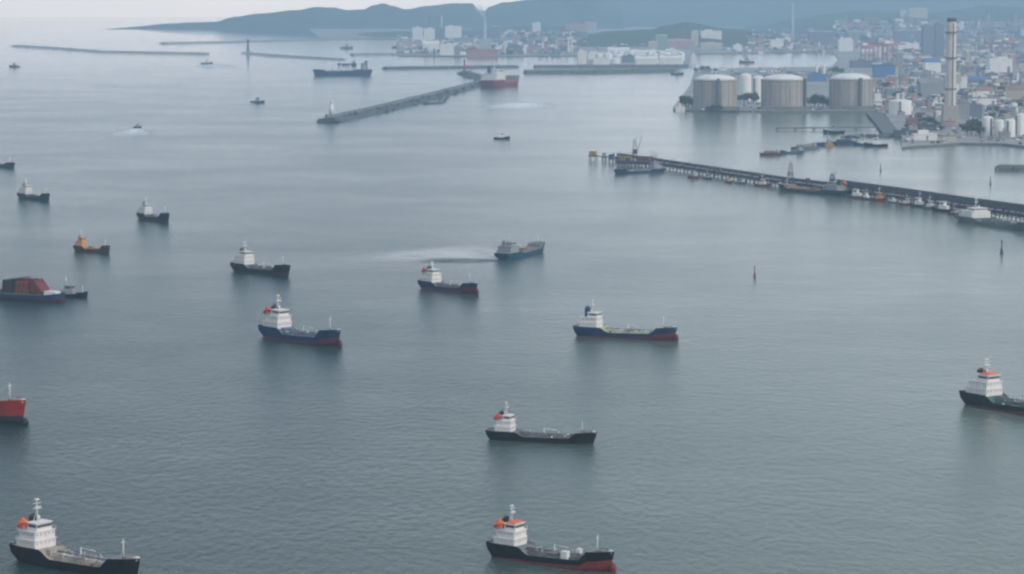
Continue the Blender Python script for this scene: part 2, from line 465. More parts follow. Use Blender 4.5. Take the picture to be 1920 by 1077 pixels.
def ship(name, stern, bow, label, cat='ship', group=None, hull='black', boot='maroon', deck='grey', house='white', funnel='black', funnel_band=None,
         lifeboat='orange', boat_side=-1, hk=1.0, ks=1.0, kind='tanker', bt=(0.0, 0.55), fs=5.4, fm=2.9, fb=7.6, bk=5.6, fore_mast=True, mast=6.0,
         house_len=0.17, house_x=0.07, extras=()):
    P, Q = ground(*stern), ground(*bow)
    L = (Q-P).length
    s = (L/55.0)**0.85*ks             # general size of the fittings
    B = L/bk
    root = empty(name, (P+Q)/2, atan2(Q.y-P.y, Q.x-P.x), label, cat, group)
    hb_ = B/2
    X = lambda t: -L/2 + L*t
    FS, FM, FB = fs*s*hk, fm*s*hk, fb*s*hk
    poop, fc = 0.30, 0.80
    ts = [0, 0.02, 0.06, 0.12, 0.2, 0.27, 0.30, 0.33, 0.36, 0.42, 0.5, 0.58, 0.66, 0.73, 0.77, 0.80, 0.83, 0.87, 0.91, 0.94, 0.97, 0.99, 1.0]
    def sheer(t):
        main = FM + (FB*0.52-FM)*max(0, (t-0.3)/0.5)**1.6*0.8
        if t <= 0.27: return FS
        if t < 0.36: return FS + (main-FS)*(lambda q: q*q*(3-2*q))((t-0.27)/0.09)
        if t <= 0.77: return main
        if t < 0.83: return main + (FB*0.93-main)*(lambda q: q*q*(3-2*q))((t-0.77)/0.06)
        return FB*(0.93+0.07*(t-0.83)/0.17)
    def half(t, q):               # q: 0 waterline .. 1 deck edge
        st = 0.80 + 0.20*min(1, t/0.12) if q > 0.5 else 0.45 + 0.55*min(1, t/0.16)
        if t > 0.74:
            u = (t-0.74)/0.26
            full = (1-u**2.6) ; fine = (1-u**1.25)
            return hb_*max(0.012, (fine + (full-fine)*q))
        return hb_*st
    def xs(t, q):                 # raked stem and counter stern
        x = X(t)
        if t > 0.9: x -= (1-q)*L*0.035*((t-0.9)/0.1)
        if t < 0.06: x += (1-q)*L*0.03*(1-t/0.06)
        return x
    up, lowr = [], []
    for t in ts:
        zd = sheer(t)
        zb = zd*(bt[0]+(bt[1]-bt[0])*t)
        zb = max(0.05, zb)
        qs = zb/zd
        def pt(z, sd):
            q = max(0, z/zd)
            return (xs(t, q), sd*half(t, q), z)
        up.append([pt(z, -1) for z in (zd, zd*0.75+zb*0.25, (zd+zb)/2, zb)] + [pt(z, 1) for z in (zb, (zd+zb)/2, zd*0.75+zb*0.25, zd)])
        lowr.append([pt(z, -1) for z in (zb, zb*0.5, -0.55)] + [pt(z, 1) for z in (-0.55, zb*0.5, zb)])
    mbh = MB()
    for half_ in (slice(0, 4), slice(4, 8)):
        mbh.loft([r[half_] for r in up], smooth=True)
    r0, r1 = up[0], up[-1]
    for k in range(3):
        mbh.quad(r0[k], r0[k+1], r0[6-k], r0[7-k]); mbh.quad(r1[k], r1[7-k], r1[6-k], r1[k+1])
    hullo = mbh.build('hull', HULLM[hull], root)
    mbb = MB().loft(lowr, smooth=True)
    mbb.quad(lowr[0][0], lowr[0][2], lowr[0][3], lowr[0][5])
    zb1 = FB*bt[1]
    if kind == 'tanker' and bt[1] > 0.3:       # bulbous forefoot
        mbb.ell((X(0.985), 0, zb1*0.30), L*0.030, B*0.10, zb1*0.48, 10, 6)
    mbb.build('boot_topping', BOOTM[boot], root)
    # deck inside a low bulwark
    bw = 0.55*s
    mbd = MB().loft([[(xs(t, 1)*0.995, -half(t, 1)*0.985, sheer(t)-bw), (xs(t, 1)*0.995, half(t, 1)*0.985, sheer(t)-bw)] for t in ts])
    mbd.build('deck', DECKM[deck], root)
    mbr = MB()
    for sd in (-1, 1):
        mbr.loft([[(xs(t,1), sd*half(t,1), sheer(t)+0.0), (xs(t,1), sd*half(t,1)*0.985, sheer(t)+0.05*s), (xs(t,1)*0.995, sd*half(t,1)*0.965, sheer(t)-bw)] for t in ts])
    mbr.build('bulwark', DECKM[deck] if hull != 'red' else HULLM['red'], root)
    HM = HOUSEM[house]
    # superstructure
    zp = FS - bw
    hx0, hx1 = X(house_x), X(house_x+house_len)
    hl = hx1-hx0
    th = 2.75*s*hk
    w1, w2, w3 = B*0.42, B*0.40, B*0.30
    t1 = MB().box(hx0, hx1, -w1, w1, zp, zp+th)
    t1.box(hx0+hl*0.12, hx1-0.1*s, -w2, w2, zp+th, zp+2*th)
    ho = t1.build('superstructure', HM, root)
    wb = MB()
    for z in (zp+th*0.55, zp+th*1.55):
        n = 5
        for k in range(n):
            xa = hx0+hl*(0.2+0.75*k/n)
            for sd in (-1, 1):
                y = sd*((w1 if z < zp+th else w2)+0.02*s)
                wb.box(xa, xa+0.55*s, min(y, y-sd*0.05), max(y, y-sd*0.05), z, z+0.6*s)
        for k in range(5):
            yy = -w2*0.8+k*w2*0.4
            wb.box((hx1-0.1*s if z > zp+th else hx1)-0.02, (hx1-0.1*s if z > zp+th else hx1)+0.06*s, yy-0.3*s, yy+0.3*s, z, z+0.6*s)
    wb.build('window_row', M_port, ho)['kind'] = 'stuff'
    dk = MB()
    dk.box(hx0-0.3*s, hx1+0.35*s, -w1-0.25*s, w1+0.25*s, zp+th-0.09*s, zp+th+0.09*s)
    dk.box(hx0+hl*0.05, hx1+0.25*s, -w1-0.1*s, w1+0.1*s, zp+2*th-0.09*s, zp+2*th+0.07*s)
    dk.build('deck_edge', HM, ho)
    # bridge
    zb0 = zp+2*th+0.07*s
    br = MB().box(hx0+hl*0.42, hx1-0.35*s, -w3, w3, zb0, zb0+2.5*s*hk, 0.15*s, 0.1*s)
    br.box(hx0+hl*0.38, hx1-0.1*s, -w3-0.3*s, w3+0.3*s, zb0+2.5*s*hk, zb0+2.68*s*hk)
    bro = br.build('bridge', HM, root)
    bx1 = hx1-0.35*s
    wn = MB().box(bx1-0.35*s, bx1+0.05*s, -w3*0.95, w3*0.95, zb0+1.2*s*hk, zb0+2.05*s*hk, 0.1*s)
    for sd in (-1, 1):
        wn.box(hx0+hl*0.5, bx1-0.4*s, min(sd*w3, sd*(w3-0.2*s)), max(sd*w3, sd*(w3-0.2*s)), zb0+1.2*s*hk, zb0+2.05*s*hk)
    wn.build('bridge_windows', M_glass, bro)
    # wheelhouse-top gear and wing rails
    rl = MB()
    for (xa, xb, wy, z) in ((hx0+hl*0.06, hx1+0.2*s, w1, zb0), (hx0-0.2*s, hx0+hl*0.1, w1, zp+th)):
        for sd in (-1, 1):
            for zz in (0.5, 1.0):
                rl.tube((xa, sd*wy, z+zz*s), (xb, sd*wy, z+zz*s), 0.04*s, n=4, caps=False)
            for k in range(6):
                xx = xa+(xb-xa)*k/5
                rl.tube((xx, sd*wy, z), (xx, sd*wy, z+1.0*s), 0.04*s, n=4, caps=False)
    # rail along the poop
    for sd in (-1, 1):
        pr_ = None
        for t in (0.0, 0.04, 0.08, 0.12, 0.16, 0.2, 0.24):
            p = (xs(t,1), sd*half(t,1)*0.97, FS)
            rl.tube(p, (p[0], p[1], FS+0.9*s), 0.045*s, n=4, caps=False)
            if pr_:
                for zz in (0.45, 0.9): rl.tube((pr_[0], pr_[1], FS+zz*s), (p[0], p[1], FS+zz*s), 0.04*s, n=4, caps=False)
            pr_ = p
    rl.build('railing', M_mast, root)['kind'] = 'stuff'
    # funnel
    fx, fy = hx0+hl*0.24, B*0.10
    fz = zp+2*th
    fm_ = mat('funnel_'+funnel, {'black': (0.02, 0.022, 0.025), 'blue': (0.03, 0.06, 0.17), 'white': (0.7, 0.7, 0.7), 'red': (0.35, 0.05, 0.05), 'grey': (0.2, 0.22, 0.24), 'orange': (0.5, 0.2, 0.07)}[funnel], 0.5, 0.1)
    fh = (5.2 if funnel == 'blue' else 3.9)*s*hk
    fn = MB().box(fx-1.2*s, fx+1.5*s, fy-1.25*s, fy+1.25*s, fz-0.1, fz+fh*0.72, 0.12*s, 0.15*s)
    fno = fn.build('funnel', MATS.get('funnel_'+funnel_band) or mat('funnel_band_'+str(funnel_band), (0.66, 0.64, 0.64)) if funnel_band else fm_, root)
    MB().box(fx-1.15*s, fx+1.45*s, fy-1.2*s, fy+1.2*s, fz+fh*0.72+0.02, fz+fh, 0.1*s, 0.1*s).build('funnel_cap', fm_ if funnel != 'blue' else fm_, fno)
    ex = MB()
    for k in (-0.5, 0.1, 0.6):
        ex.tube((fx+k*s, fy+0.2*s*(1 if k > 0 else -1), fz+fh), (fx+(k-0.15)*s, fy+0.2*s*(1 if k > 0 else -1), fz+fh+0.8*s), 0.22*s, n=6)
    ex.build('exhaust_pipe', M_black, fno)
    # radar mast
    mz = zb0+2.68*s*hk
    mxx = hx0+hl*0.60
    mm = MB().tube((mxx, 0, mz), (mxx-0.3*s, 0, mz+mast*s), 0.30*s, 0.16*s, 6)
    mm.tube((mxx-1.1*s, 0.7*s, mz), (mxx-0.15*s, 0, mz+mast*0.66*s), 0.12*s, 0.1*s, 5)
    mm.tube((mxx-1.1*s, -0.7*s, mz), (mxx-0.15*s, 0, mz+mast*0.66*s), 0.12*s, 0.1*s, 5)
    mm.box(mxx-0.85*s, mxx+0.85*s, -1.3*s, 1.3*s, mz+mast*0.6*s, mz+mast*0.6*s+0.14*s)
    mm.box(mxx-0.2*s, mxx+0.1*s, -1.6*s, 1.6*s, mz+mast*0.85*s, mz+mast*0.85*s+0.16*s)
    mm.box(mxx-0.75*s, mxx+0.25*s, -0.8*s, 0.8*s, mz+mast*s, mz+mast*s+0.5*s, 0.1*s, 0.1*s)
    mo = mm.build('radar_mast', M_mast, root)
    MB().box(mxx+0.1*s, mxx+0.38*s, -1.2*s, 1.2*s, mz+mast*0.66*s, mz+mast*0.66*s+0.3*s).build('radar_scanner', M_white, mo)
    MB().ell((mxx-1.7*s, w3*0.6, mz+0.8*s), 0.6*s, 0.6*s, 0.7*s, 8, 6).build('satellite_dome', M_white, bro)
    # free-fall lifeboat on its cradle
    if lifeboat:
        lm = {'orange': M_orange, 'red': M_redboat}[lifeboat]
        lx, ly, lz = hx0+hl*0.16, boat_side*B*0.27, zp+2*th+1.75*s
        lb = MB().ell((0, 0, 0), 2.5*s, 1.45*s, 1.5*s, 12, 8)
        lb.box(-0.2*s, 1.1*s, -0.7*s, 0.7*s, 1.0*s, 1.9*s, 0.2*s, 0.15*s)
        lo = lb.build('lifeboat', lm, root)
        lo.location = (lx, ly, lz); lo.rotation_euler = (0, -0.42, 0)
        MB().box(-2.6*s, 2.6*s, -1.5*s, 1.5*s, -0.12*s, 0.0, 0.6*s, 0.3*s).build('fender_strake', M_black, lo)
        cr_ = MB()
        for a, bz in ((-1.6, -1.75), (1.5, -0.5)):
            for sd in (-1, 1):
                cr_.tube((lx+a*s, ly+sd*0.9*s, zp+2*th), (lx+a*s, ly+sd*0.9*s, lz+bz*0.4*s), 0.13*s, n=5)
        cr_.box(lx-2.4*s, lx+2.4*s, ly-0.9*s, ly+0.9*s, lz-1.62*s, lz-1.5*s)
        cr_.build('lifeboat_cradle', HM, root)
    # cargo deck
    zm = lambda t: sheer(t)-bw
    if kind == 'tanker':
        pp = MB()
        for k, yo in enumerate((-0.12, -0.05, 0.03, 0.1)):
            for a, b_ in ((0.29, 0.55), (0.55, 0.79)):
                pp.tube((X(a), yo*B*1.6, zm(0.5)+1.75*s), (X(b_), yo*B*1.6, zm(0.5)+1.75*s), 0.2*s, n=6)
        pp.build('cargo_pipe', M_mast if deck in ('olive', 'beige') else M_gear, root)
        for k in range(4):
            t = 0.40+0.10*k
            for sd in (-1, 1):
                MB().tube((X(t), sd*B*0.19, zm(0.5)+1.2*s), (X(t), sd*B*0.19, zm(0.5)+2.1*s), 0.75*s, 0.7*s, 10).build('tank_hatch', DECKM[deck], root)
        zt = zm(0.5)+1.25*s
        MB().box(X(0.335), X(0.785), -B*0.31, B*0.31, zm(0.4)-0.1, zt, 0.25*s, 0.25*s).build('trunk_deck', DECKM[deck], root)
        rg = random.Random(int(L*100))
        ft = [MB(), MB(), MB()]
        for _ in range(34):
            x, y = X(rg.uniform(0.34, 0.77)), B*rg.uniform(-0.40, 0.40)
            zz = zt if abs(y) < B*0.29 else zm(0.5)
            a_ = rg.uniform(0.25, 0.8)*s; m_ = rg.choice(ft)
            if rg.random() < 0.5: m_.box(x-a_, x+a_, y-a_*0.7, y+a_*0.7, zz-0.02, zz+rg.uniform(0.4, 1.3)*s, 0.05*s, 0.05*s)
            else: m_.tube((x, y, zz-0.02), (x, y, zz+rg.uniform(0.5, 1.6)*s), a_*0.6, n=7)
        for m_, c_ in zip(ft, (M_gear, M_rust, M_mast)):
            m_.build('deck_fittings', c_, root)['kind'] = 'stuff'
        cw = MB().box(X(0.29), X(0.79), -0.5*s, 0.5*s, zm(0.5)+2.3*s, zm(0.5)+2.42*s)
        for k in range(9):
            t = 0.31+0.058*k
            cw.box(X(t)-0.08*s, X(t)+0.08*s, -0.45*s, 0.45*s, zm(0.4)-0.05, zm(0.5)+2.3*s)
        cw.build('catwalk', M_gear, root)
        mf = MB()
        for k in range(4):
            x = X(0.545)+(k-1.5)*0.9*s
            mf.tube((x, -B*0.42, zm(0.55)+2.0*s), (x, B*0.42, zm(0.55)+2.0*s), 0.18*s, n=6)
        mf.box(X(0.545)-2.2*s, X(0.545)+2.2*s, -B*0.44, -B*0.34, zm(0.55)+0.02, zm(0.55)+0.6*s)
        mf.build('manifold', M_gear, root)
        hc = MB().tube((X(0.52), 0, zm(0.5)), (X(0.52), 0, zm(0.5)+4.6*s), 0.3*s, 0.25*s, 6)
        hc.tube((X(0.52), 0, zm(0.5)+4.4*s), (X(0.62), B*0.1, zm(0.5)+3.9*s), 0.18*s, 0.12*s, 6)
        hc.build('hose_crane', M_mast, root)
        vt = MB()
        for k in range(3):
            t = 0.38+0.13*k
            vt.tube((X(t), B*0.2, zm(t)), (X(t), B*0.2, zm(t)+2.4*s), 0.11*s, n=5)
            vt.ell((X(t), B*0.2, zm(t)+2.5*s), 0.25*s, 0.25*s, 0.25*s, 6, 4)
        vt.build('vent_post', M_mast, root)['kind'] = 'stuff'
    elif kind == 'bulker':
        for k in range(4):
            t = 0.37+0.105*k
            MB().box(X(t), X(t+0.075), -B*0.3, B*0.3, zm(0.5)-0.1, zm(0.5)+1.5*s, 0.2*s, 0.3*s).build('hatch_cover', DECKM['blue'], root)
        for k in range(3):
            t = 0.36+0.155*k
            c_ = MB().tube((X(t), 0, zm(0.5)), (X(t), 0, zm(0.5)+8*s), 0.7*s, 0.6*s, 8)
            c_.tube((X(t), 0, zm(0.5)+7*s), (X(t+0.12), 0, zm(0.5)+6.4*s), 0.35*s, 0.2*s, 6)
            c_.build('deck_crane', M_mast, root)
    elif kind == 'cargo':
        MB().box(X(0.37), X(0.76), -B*0.33, B*0.33, zm(0.5)-0.1, zm(0.5)+1.6*s, 0.2*s, 0.2*s).build('hatch_cover', DECKM[deck], root)
        MB().box(X(0.42), X(0.52), -B*0.25, B*0.2, zm(0.5)+1.55*s, zm(0.5)+2.6*s, 0.3*s, 0.3*s).build('deck_cargo', M_rust, root)
        c_ = MB().tube((X(0.34), 0, zm(0.38)), (X(0.34), 0, zm(0.38)+6*s), 0.3*s, 0.22*s, 6)
        c_.tube((X(0.34), 0, zm(0.38)+5.4*s), (X(0.5), 0, zm(0.38)+4.2*s), 0.16*s, 0.1*s, 6)
        c_.build('derrick', M_mast, root)
    # forecastle
    zf = FB*0.93-bw
    wl = MB().box(X(0.90), X(0.925), -B*0.16, B*0.16, zf, zf+1.1*s, 0.2*s, 0.1*s)
    wl.tube((X(0.885), -B*0.14, zf+0.6*s), (X(0.885), B*0.14, zf+0.6*s), 0.45*s, n=8)
    wl.build('windlass', M_gear, root)
    MB().box(X(0.955), X(0.985), -B*0.08, B*0.08, zf+0.2*s, zf+1.35*s, 0.1*s, 0.1*s).build('bow_locker', M_mast, root)
    MB().box(X(0.795), X(0.84), -B*0.3, B*0.3, zm(0.79)-0.1, zf+0.25*s, 0.05*s, 0.1*s).build('forecastle_bulkhead', M_gear if deck != 'olive' else DECKM[deck], root)
    if fore_mast:
        f_ = MB().tube((X(0.865), 0, zf-0.4), (X(0.865), 0, zf+6.2*s), 0.27*s, 0.16*s, 6)
        f_.box(X(0.865)-0.1*s, X(0.865)+0.1*s, -0.9*s, 0.9*s, zf+5.2*s, zf+5.35*s)
        f_.tube((X(0.84), 0, zf), (X(0.863), 0, zf+3.6*s), 0.1*s, n=4)
        f_.build('foremast', M_mast, root)
    for e in extras:
        if e == 'white_box':
            MB().box(X(0.62), X(0.67), -B*0.44, -B*0.2, zm(0.64), zm(0.64)+3.2*s, 0.05, 0.05).build('deck_locker', M_white, root)
            MB().box(X(0.68), X(0.71), B*0.1, B*0.3, zm(0.64), zm(0.64)+3.6*s, 0.05, 0.05).build('deck_locker', HOUSEM['white'], root)
        if e == 'orange_top':
            MB().box(hx0+hl*0.5, hx1-0.6*s, -w3*0.95, w3*0.95, zb0+2.7*s*hk, zb0+3.2*s*hk, 0.3*s, 0.3*s).build('awning', M_orange, bro)
        if e == 'pump_room':
            MB().box(X(0.30), X(0.335), -B*0.33, B*0.33, zm(0.36), zp+0.6*s, 0.1*s, 0.1*s).build('pump_room', DECKM[deck], root)
    return root

GA = 'coastal tankers at anchor in the bay'
ship('coastal_tanker', (36,1046), (264,1089), 'black hulled tanker with beige deck and orange lifeboat, lowest ship on the western side', 'ship', GA,
     'black', 'black', 'beige', mast=6.8, house_len=.155, bt=(0.0, 0.12), bk=5.2, extras=('pump_room',), fb=7.0)
ship('coastal_tanker', (922,1040), (1152,1073), 'black tanker with broad red waterline band, orange lifeboat and white deck box', 'ship', GA,
     'black', 'red', 'grey', bt=(0.0, 0.58), extras=('white_box', 'orange_top'), fs=5.6, bk=5.4)
ship('coastal_tanker', (914,822), (1120,833), 'black tanker with plain grey deck and red lifeboat, no red waterline', 'ship', GA,
     'black', 'black', 'grey', lifeboat='red', house_len=.145, house_x=.09, bt=(0.0, 0.05), fs=4.6, fm=2.4, fb=6.0, ks=0.95)
ship('coastal_tanker', (1812,756), (2010,790), 'black tanker with green deck and black topped white funnel, cut by the frame edge', 'ship', GA,
     'black', 'maroon', 'green', funnel='black', funnel_band='white', lifeboat=None, house_len=.2, bt=(0.0, 0.7), extras=('orange_top',), mast=5.5, bk=5.2)
ship('coastal_tanker', (-170,768), (50,797), 'bright red hull with white foremast, only its bow inside the frame', 'ship', GA,
     'red', 'black', 'grey', bt=(0.35, 0.35), bk=5.4, fb=8.5)
ship('coastal_tanker', (1079,628), (1270,639), 'long blue tanker with yellowish deck and tall blue funnel', 'ship', GA,
     'blue', 'maroon', 'olive', funnel='blue', lifeboat=None, bt=(0.0, 0.62), mast=6.5, fs=5.4, fb=7.4, ks=0.93)
ship('coastal_tanker', (496,630), (639,651), 'navy tanker with blue grey deck, white house and dark red lifeboat', 'ship', GA,
     'blue', 'maroon', 'blue', lifeboat='red', bt=(0.05, 0.55), extras=('pump_room',), house_len=0.2, ks=1.05)
ship('coastal_tanker', (791,540), (896,553), 'dark blue tanker with maroon waterline and red lifeboat, near the white wake', 'ship', GA,
     'navy', 'maroon', 'grey', lifeboat='red', bt=(0.1, 0.66), mast=4.5, house_len=0.2)
ship('coastal_tanker', (440,507), (545,519), 'black tanker with white house and black deck, no lifeboat showing', 'ship', GA,
     'black', 'black', 'grey', lifeboat=None, bt=(0.0, 0.3), mast=6.0, house_len=0.2)
ship('cargo_ship', (939,487), (1019,470), 'bright blue cargo ship under way with wake trailing astern', 'ship', None,
     'bright_blue', 'black', 'grey', 'grey', 'grey', lifeboat=None, kind='cargo', bt=(0.0, 0.1), house_len=0.18, ks=0.85, fs=4.6, hk=0.85, mast=4.5)
ship('coastal_tanker', (141,470), (207,475), 'small orange ship with orange house and dark hull', 'ship', GA,
     'brown', 'black', 'orange', 'orange', 'orange', lifeboat=None, kind='cargo', bt=(0, 0.1), house_len=0.2, ks=1.1)
ship('coastal_tanker', (262,410), (318,417), 'small black ship with raised bow and white house, behind the orange ship', 'ship', GA,
     'black', 'black', 'grey', lifeboat=None, kind='cargo', bt=(0, 0.1), house_len=0.24, fb=8.0, ks=1.1)
ship('coastal_tanker', (37,372), (94,377), 'small teal hulled ship with white house, farthest of the anchored ships with white houses', 'ship', GA,
     'teal', 'black', 'green', lifeboat=None, kind='cargo', bt=(0, 0.1), house_len=0.24, fb=7.4, ks=1.1)
ship('coastal_tanker', (-45,312), (29,315), 'dark hull at the frame edge with only its bow showing, beyond the small teal ship', 'ship', GA,
     'teal', 'black', 'grey', lifeboat=None, kind='cargo', bt=(0, 0.1), fb=6.0)
ship('bulk_carrier', (697,141), (586,142), 'large navy bulk carrier lying off the breakwater end', 'ship', None,
     'blue', 'black', 'grey', 'grey', 'blue', lifeboat=None, kind='bulker', bt=(0, 0.05), house_len=0.10, bk=6.5, fs=6.5, fm=5.2, fb=7.2, ks=0.9)
ship('freighter', (669,123), (632,123), 'smaller dark freighter behind the large navy bulk carrier', 'ship', None,
     'navy', 'maroon', 'grey', 'grey', 'black', lifeboat=None, kind='cargo', bt=(0, 0.1), ks=0.8, fs=7.5, fm=6.0)
ship('tanker', (912,164), (968,159), 'red hulled ship with white house moored at the breakwater bend', 'ship', None,
     'dull_red', 'maroon', 'rust', 'white', 'blue', lifeboat=None, kind='cargo', bt=(0, 0.2), ks=1.0, house_len=0.32, bk=4.5)
ship('freighter', (802,102), (782,101), 'tiny blue ship at the tip of the far thin mole', 'ship', None,
     'navy', 'black', 'green', 'grey', 'grey', lifeboat=None, kind='cargo', fore_mast=False)

# ------------------------------------------------------------------ red-cargo barge and its tug
def barge():
    P, Q = ground(-40, 556), ground(118, 566)
    L = (Q-P).length; B = L/4.2
    r = empty('crane_barge', (P+Q)/2, atan2(Q.y-P.y, Q.x-P.x), 'blue barge carrying a dark red crane housing, at the western edge', 'barge')
    ts = [0, .05, .15, .5, .8, .9, .96, 1]
    hb_ = [.7, .9, 1, 1, 1, .92, .7, .3]
    FB = [4.2, 4, 3.6, 3.4, 3.8, 4.6, 5.2, 5.5]
    up = [[(-L/2+L*t, -B/2*h, z), (-L/2+L*t, -B/2*h, z*.4), (-L/2+L*t, B/2*h, z*.4), (-L/2+L*t, B/2*h, z)] for t, h, z in zip(ts, hb_, FB)]
    lw = [[(-L/2+L*t, -B/2*h, z*.4), (-L/2+L*t*.995, -B/2*h*.94, -.5), (-L/2+L*t*.995, B/2*h*.94, -.5), (-L/2+L*t, B/2*h, z*.4)] for t, h, z in zip(ts, hb_, FB)]
    m = MB()
    m.loft([q[:2] for q in up], smooth=True); m.loft([q[2:] for q in up], smooth=True)
    m.quad(*up[0]); m.quad(*up[-1])
    m.build('hull', HULLM['blue'], r)
    m = MB().loft(lw, smooth=True); m.quad(*lw[0]); m.quad(*lw[-1]); m.build('boot_topping', BOOTM['maroon'], r)
    MB().loft([[(q[0][0], q[0][1]*.98, q[0][2]-.5), (q[3][0], q[3][1]*.98, q[3][2]-.5)] for q in up]).build('deck', DECKM['grey'], r)
    hm = mat('crane_red', (0.24, 0.06, 0.04), 0.7, 0.3, 0.4, streak=0.3)
    dm = mat('dark_machinery', (0.03, 0.022, 0.028), 0.7, 0.3)
    MB().box(-L*.16, -L*.03, -B*.36, B*.36, 3.0, 12.2, .8, .5).build('machinery_house', dm, r)
    MB().box(-L*.02, L*.15, -B*.38, B*.38, 3.0, 11.8, 1.4, .8).build('crane_house', hm, r)
    m = MB()
    m.loft([[(L*.155, -B*.3, 3.1), (L*.155, B*.3, 3.1)], [(L*.18, -B*.3, 13.2), (L*.18, B*.3, 13.2)], [(L*.215, -B*.3, 13.4), (L*.215, B*.3, 13.4)], [(L*.305, -B*.3, 6.0), (L*.305, B*.3, 6.0)], [(L*.305, -B*.3, 3.1), (L*.305, B*.3, 3.1)]])
    i = len(m.v)
    m.v += [(L*.155, -B*.3, 3.1), (L*.18, -B*.3, 13.2), (L*.215, -B*.3, 13.4), (L*.305, -B*.3, 6), (L*.305, -B*.3, 3.1)]; m.face((i, i+1, i+2, i+3, i+4))
    m.build('boom_rest', mat('crane_dark_red', (0.15, 0.03, 0.035), 0.7, 0.3), r)
    m = MB()
    for k in range(4):
        m.tube((-L*.0+k*L*.045, -B*.385, 3.2), (L*.015+k*L*.045, -B*.36, 11), .28, n=5)
    m.build('brace', dm, r)
    rg = random.Random(5)
    for k in range(16):
        x, y, a = L*rg.uniform(-.46, .30), B*rg.uniform(-.42, .1), rg.uniform(.6, 2.2)
        MB().box(x-a, x+a, y-a*.6, y+a*.6, 3.0, 3.4+rg.uniform(.6, 3.2), .1, .1).build('deck_gear', rg.choice([M_rust, dm, hm, M_gear, DECKM['green']]), r)
    for k in range(3):
        y = B*(-.25+.22*k)
        MB().tube((-L*.05, y, 12.4), (L*.24, y*.6, 13.6-k), .7, .5, 6).tube((-L*.12, y, 11.5), (L*.1, y, 14.6), .25, n=5).build('boom', dm if k != 1 else hm, r)
    MB().box(L*.02, L*.11, -B*.22, B*.2, 11.82, 13.6, .8, .6).build('winch_house', hm, r)
    for k, (t, c) in enumerate(((.355, M_white), (.425, M_white))):
        MB().box(L*(t-.035), L*(t+.035), -B*.25, B*.1, 3.2, 6.4, .2, .2).build('deck_locker', c, r)
    MB().box(-L*.28, L*.32, -B*.44, -B*.40, 3.0, 4.4).build('deck_coaming', DECKM['green'], r)
barge()

def small_boat(name, at, heading, L, label, cat='boat', group=None, hull='black', house='white', mast=True, deck='grey'):
    p = ground(*at); B = L/3.3; s = L/12
    r = empty(name, p, heading, label, cat, group)
    ts = [0, .06, .2, .5, .75, .88, .96, 1]
    hb_ = [.8, .92, 1, 1, .85, .55, .22, .02]
    zz = [1.4, 1.35, 1.2, 1.2, 1.5, 1.85, 2.1, 2.25]
    rings = [[(-L/2+L*t, -B/2*h, z*s), (-L/2+L*t*.98, -B/2*h*.8, .2*s), (-L/2+L*t*.96, -B/2*h*.7, -.4), (-L/2+L*t*.96, B/2*h*.7, -.4), (-L/2+L*t*.98, B/2*h*.8, .2*s), (-L/2+L*t, B/2*h, z*s)] for t, h, z in zip(ts, hb_, zz)]
    m = MB().loft(rings, smooth=True); m.quad(rings[0][0], rings[0][2], rings[0][3], rings[0][5]); m.build('hull', HULLM[hull], r)
    MB().loft([[(q[0][0]*.99, q[0][1]*.96, q[0][2]-.35*s), (q[5][0]*.99, q[5][1]*.96, q[5][2]-.35*s)] for q in rings]).build('deck', DECKM[deck], r)
    c = MB().box(-L*.22, L*.14, -B*.34, B*.34, .8*s, 2.7*s, .1*s, .08*s).box(-L*.1, L*.12, -B*.28, B*.28, 2.7*s, 4.2*s, .2*s, .1*s).box(-L*.13, L*.14, -B*.31, B*.31, 4.2*s, 4.35*s)
    co = c.build('cabin', HOUSEM[house], r)
    MB().box(L*.085, L*.125, -B*.24, B*.24, 3.2*s, 3.9*s, .06*s).box(-L*.06, L*.08, -B*.29, B*.29, 3.2*s, 3.9*s, 0, .05*s).build('cabin_window', M_glass, co)
    if mast:
        MB().tube((-L*.06, 0, 4.3*s), (-L*.07, 0, 7.6*s), .16*s, .09*s, 6).box(-L*.09, -L*.05, -.8*s, .8*s, 6.3*s, 6.45*s).build('mast', M_mast, r)
        MB().tube((L*.36, 0, 1.4*s), (L*.36, 0, 4.3*s), .12*s, .08*s, 5).build('bow_post', M_mast, r)
    return r
small_boat('tug', (129,557), radians(-12), 26, 'little black tug with white cabin at the bow of the blue barge', 'tug', None, 'black', 'grey').scale = (1, 1, .8)
small_boat('patrol_boat', (941,261), radians(4), 22, 'small lone dark boat in open water below the breakwater bend', 'boat', None, 'black', 'white')
small_boat('motor_boat', (258,240), radians(55), 16, 'dark motor boat with a bright foam patch astern', 'boat', None, 'black', 'grey', False)
small_boat('fishing_boat', (483,193), radians(-6), 26, 'dark blue boat in open water west of the breakwater lighthouse', 'boat', None, 'navy', 'grey')
small_boat('ferry', (388,120), radians(10), 34, 'faint boat near the end of the hazy outer mole', 'boat', None, 'grey', 'white')
small_boat('fishing_boat', (27,126), radians(170), 30, 'faint lone boat far off at the western edge', 'boat', None, 'black', 'grey')
small_boat('workboat', (1270,140), radians(2), 32, 'dark blue boat below the long breakwater near the tanks', 'boat', None, 'navy', 'grey', False)
small_boat('fishing_boat', (650,91), radians(5), 46, 'far dark boat beyond the navy bulk carrier', 'boat', None, 'grey', 'grey')
small_boat('fishing_boat', (746,90), radians(5), 48, 'far dark boat just off the white industrial quay', 'boat', None, 'teal', 'grey')
small_boat('workboat', (1400,118), radians(175), 44, 'low reddish boat in the channel behind the grey tanks', 'boat', None, 'dull_red', 'grey', False)

